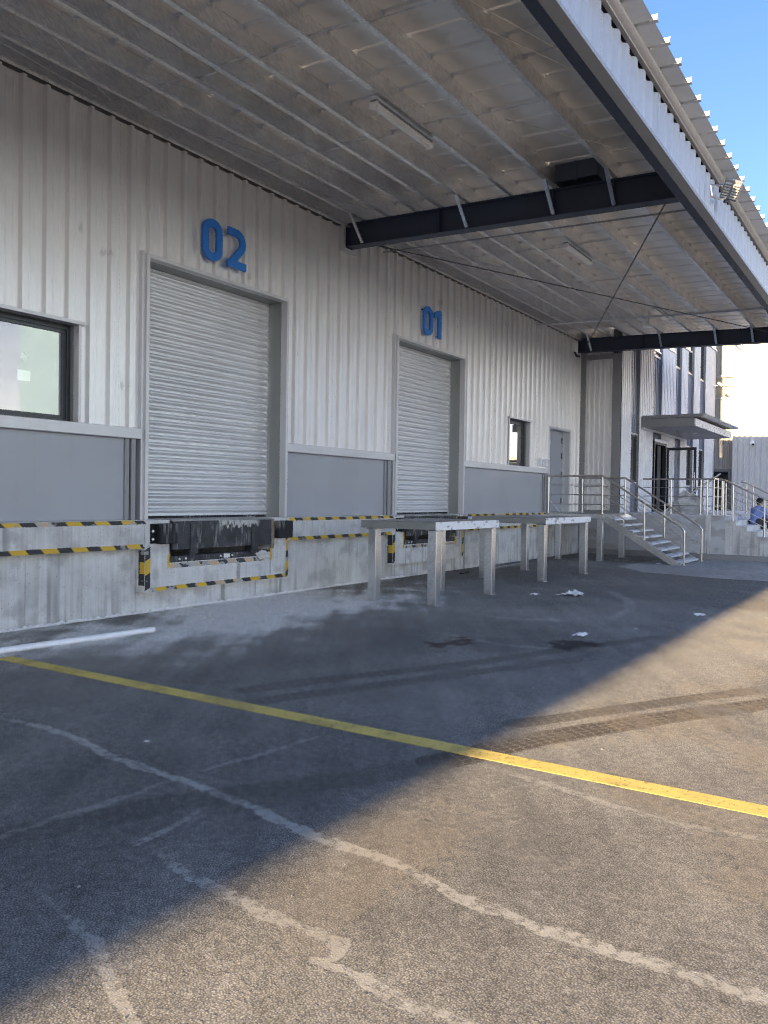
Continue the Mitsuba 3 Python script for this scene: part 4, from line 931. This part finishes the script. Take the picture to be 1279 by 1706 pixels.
# bits of gravel scattered about the yard
N = 2600
px = rng.uniform(1.3, 20, N); py = rng.uniform(-9, -.2, N)
pb = np.array([trimesh.creation.icosphere(subdivisions=0).vertices])[0]; pf = trimesh.creation.icosphere(subdivisions=0).faces
vs, fs = [], []
for i in range(N):
    r = rng.uniform(.002, .0048) * (1.0 if rng.random() < .95 else 2.0)
    v = pb * rng.uniform(.6, 1.3, (12, 1)) * r * np.array([1.2, 1.0, .7]); vs.append(v + (px[i], py[i], r * .35)); fs.append(pf + 12 * i)
A('gravel', trimesh.Trimesh(np.vstack(vs), np.vstack(fs), process=False), 'mat_paving', 'loose gravel scattered over the asphalt', kind='stuff')

# ------------------------------------------------------------------ person sitting on the steps
def chain(bones, length=.035):
    parts = []
    for (p, rp), (q, rq) in bones:
        a = m3.Manifold.sphere(rp, 20).translate(p); b = m3.Manifold.sphere(rq, 20).translate(q)
        parts.append(m3.Manifold.batch_hull([a, b]))
    m = parts[0]
    for p in parts[1:]: m = m + p
    m = m.refine_to_length(length).to_mesh()
    t = trimesh.Trimesh(m.vert_properties[:, :3], m.tri_verts, process=True)
    trimesh.smoothing.filter_taubin(t, iterations=12); return t
PXc, PYc, PZc = 27.0, -4.80, 1.286 - 2 * RISE       # hips rest on the second tread
def W(a, l, z):      # ahead, left, up in the person's frame, who looks away and towards the yard
    c, s_ = math.cos(math.radians(-28)), math.sin(math.radians(-28))
    return (PXc + a * c - l * s_, PYc + a * s_ + l * c, PZc + z)
hip, chest, neck, head = W(0, 0, .11), W(.10, 0, .42), W(.17, 0, .56), W(.21, .0, .68)
bones = [((neck, .055), (head, .075)), ((head, .092), (W(.225, 0, .715), .095)), ((W(.28, 0, .655), .045), (head, .08))]
bones += [((W(.16, s * .17, .48), .04), (W(.16, 0, .50), .06)) for s in (-1, 1)]
for s in (-1, 1):
    k_, f_ = W(.46, s * .12, .16), W(.50, s * .12, -.24)
    bones += [((W(0, s * .09, .10), .095), (k_, .062)), ((k_, .06), (f_, .042)), ((f_, .042), (W(.68, s * .13, -.26), .032))]
    el, wr = W(.22, s * .27, .22), W(.42, s * .12, .24)
    bones += [((W(.15, s * .19, .47), .058), (el, .043)), ((el, .042), (wr, .03)), ((wr, .03), (W(.49, s * .09, .25), .034))]
    for j, off in enumerate((-.03, -.01, .01, .03)):
        bones.append(((W(.50, s * .09 + off, .25), .011), (W(.555 - .006 * abs(j - 1), s * .09 + off, .222), .009)))
    bones.append(((W(.47, s * .09 - s * .03, .255), .012), (W(.51, s * .09 - s * .055, .262), .009)))
scene['mat_skin'] = pr((.36, .23, .16), .55, 0, .4)
scene['mat_shirt'] = pr(proc(lambda p, n, uv: mi.Color3f(.20, .27, .56) * (.8 + .4 * fbm(p.x * 14, p.z * 14 + p.y * 9, 1, 3))), .8, 0, .3)
scene['mat_trousers'] = pr((.045, .05, .06), .8, 0, .3)
scene['mat_hair'] = pr((.014, .013, .013), .6, 0, .4)
pe = A('person', chain(bones), 'mat_skin', 'person in a blue shirt sitting on the concrete steps, back turned', 'person', smooth=True)
A(pe + '__shirt', chain([((hip, .150), (W(.05, 0, .25), .150)), ((W(.05, 0, .25), .150), (chest, .145)), ((chest, .145), (W(.15, 0, .50), .085))] +
    [((W(.13, s * .16, .45), .078), (W(.08, s * .08, .25), .10)) for s in (-1, 1)] + [((W(.15, s * .19, .47), .070), (W(.22, s * .27, .23), .056)) for s in (-1, 1)] + [((W(.22, s * .27, .23), .055), (W(.32, s * .20, .235), .046)) for s in (-1, 1)]), 'mat_shirt', smooth=True)
A(pe + '__trousers', chain([((W(0, -.08, .10), .115), (W(0, .08, .10), .115))] + [b for s in (-1, 1) for b in [((W(0, s * .09, .10), .112), (W(.46, s * .12, .16), .075)), ((W(.46, s * .12, .16), .074), (W(.50, s * .12, -.20), .056))]]), 'mat_trousers', smooth=True)
A(pe + '__hair', chain([((W(.195, 0, .725), .098), (W(.155, 0, .675), .075)), ((W(.195, 0, .725), .098), (W(.235, 0, .745), .088))], .03), 'mat_hair', smooth=True)
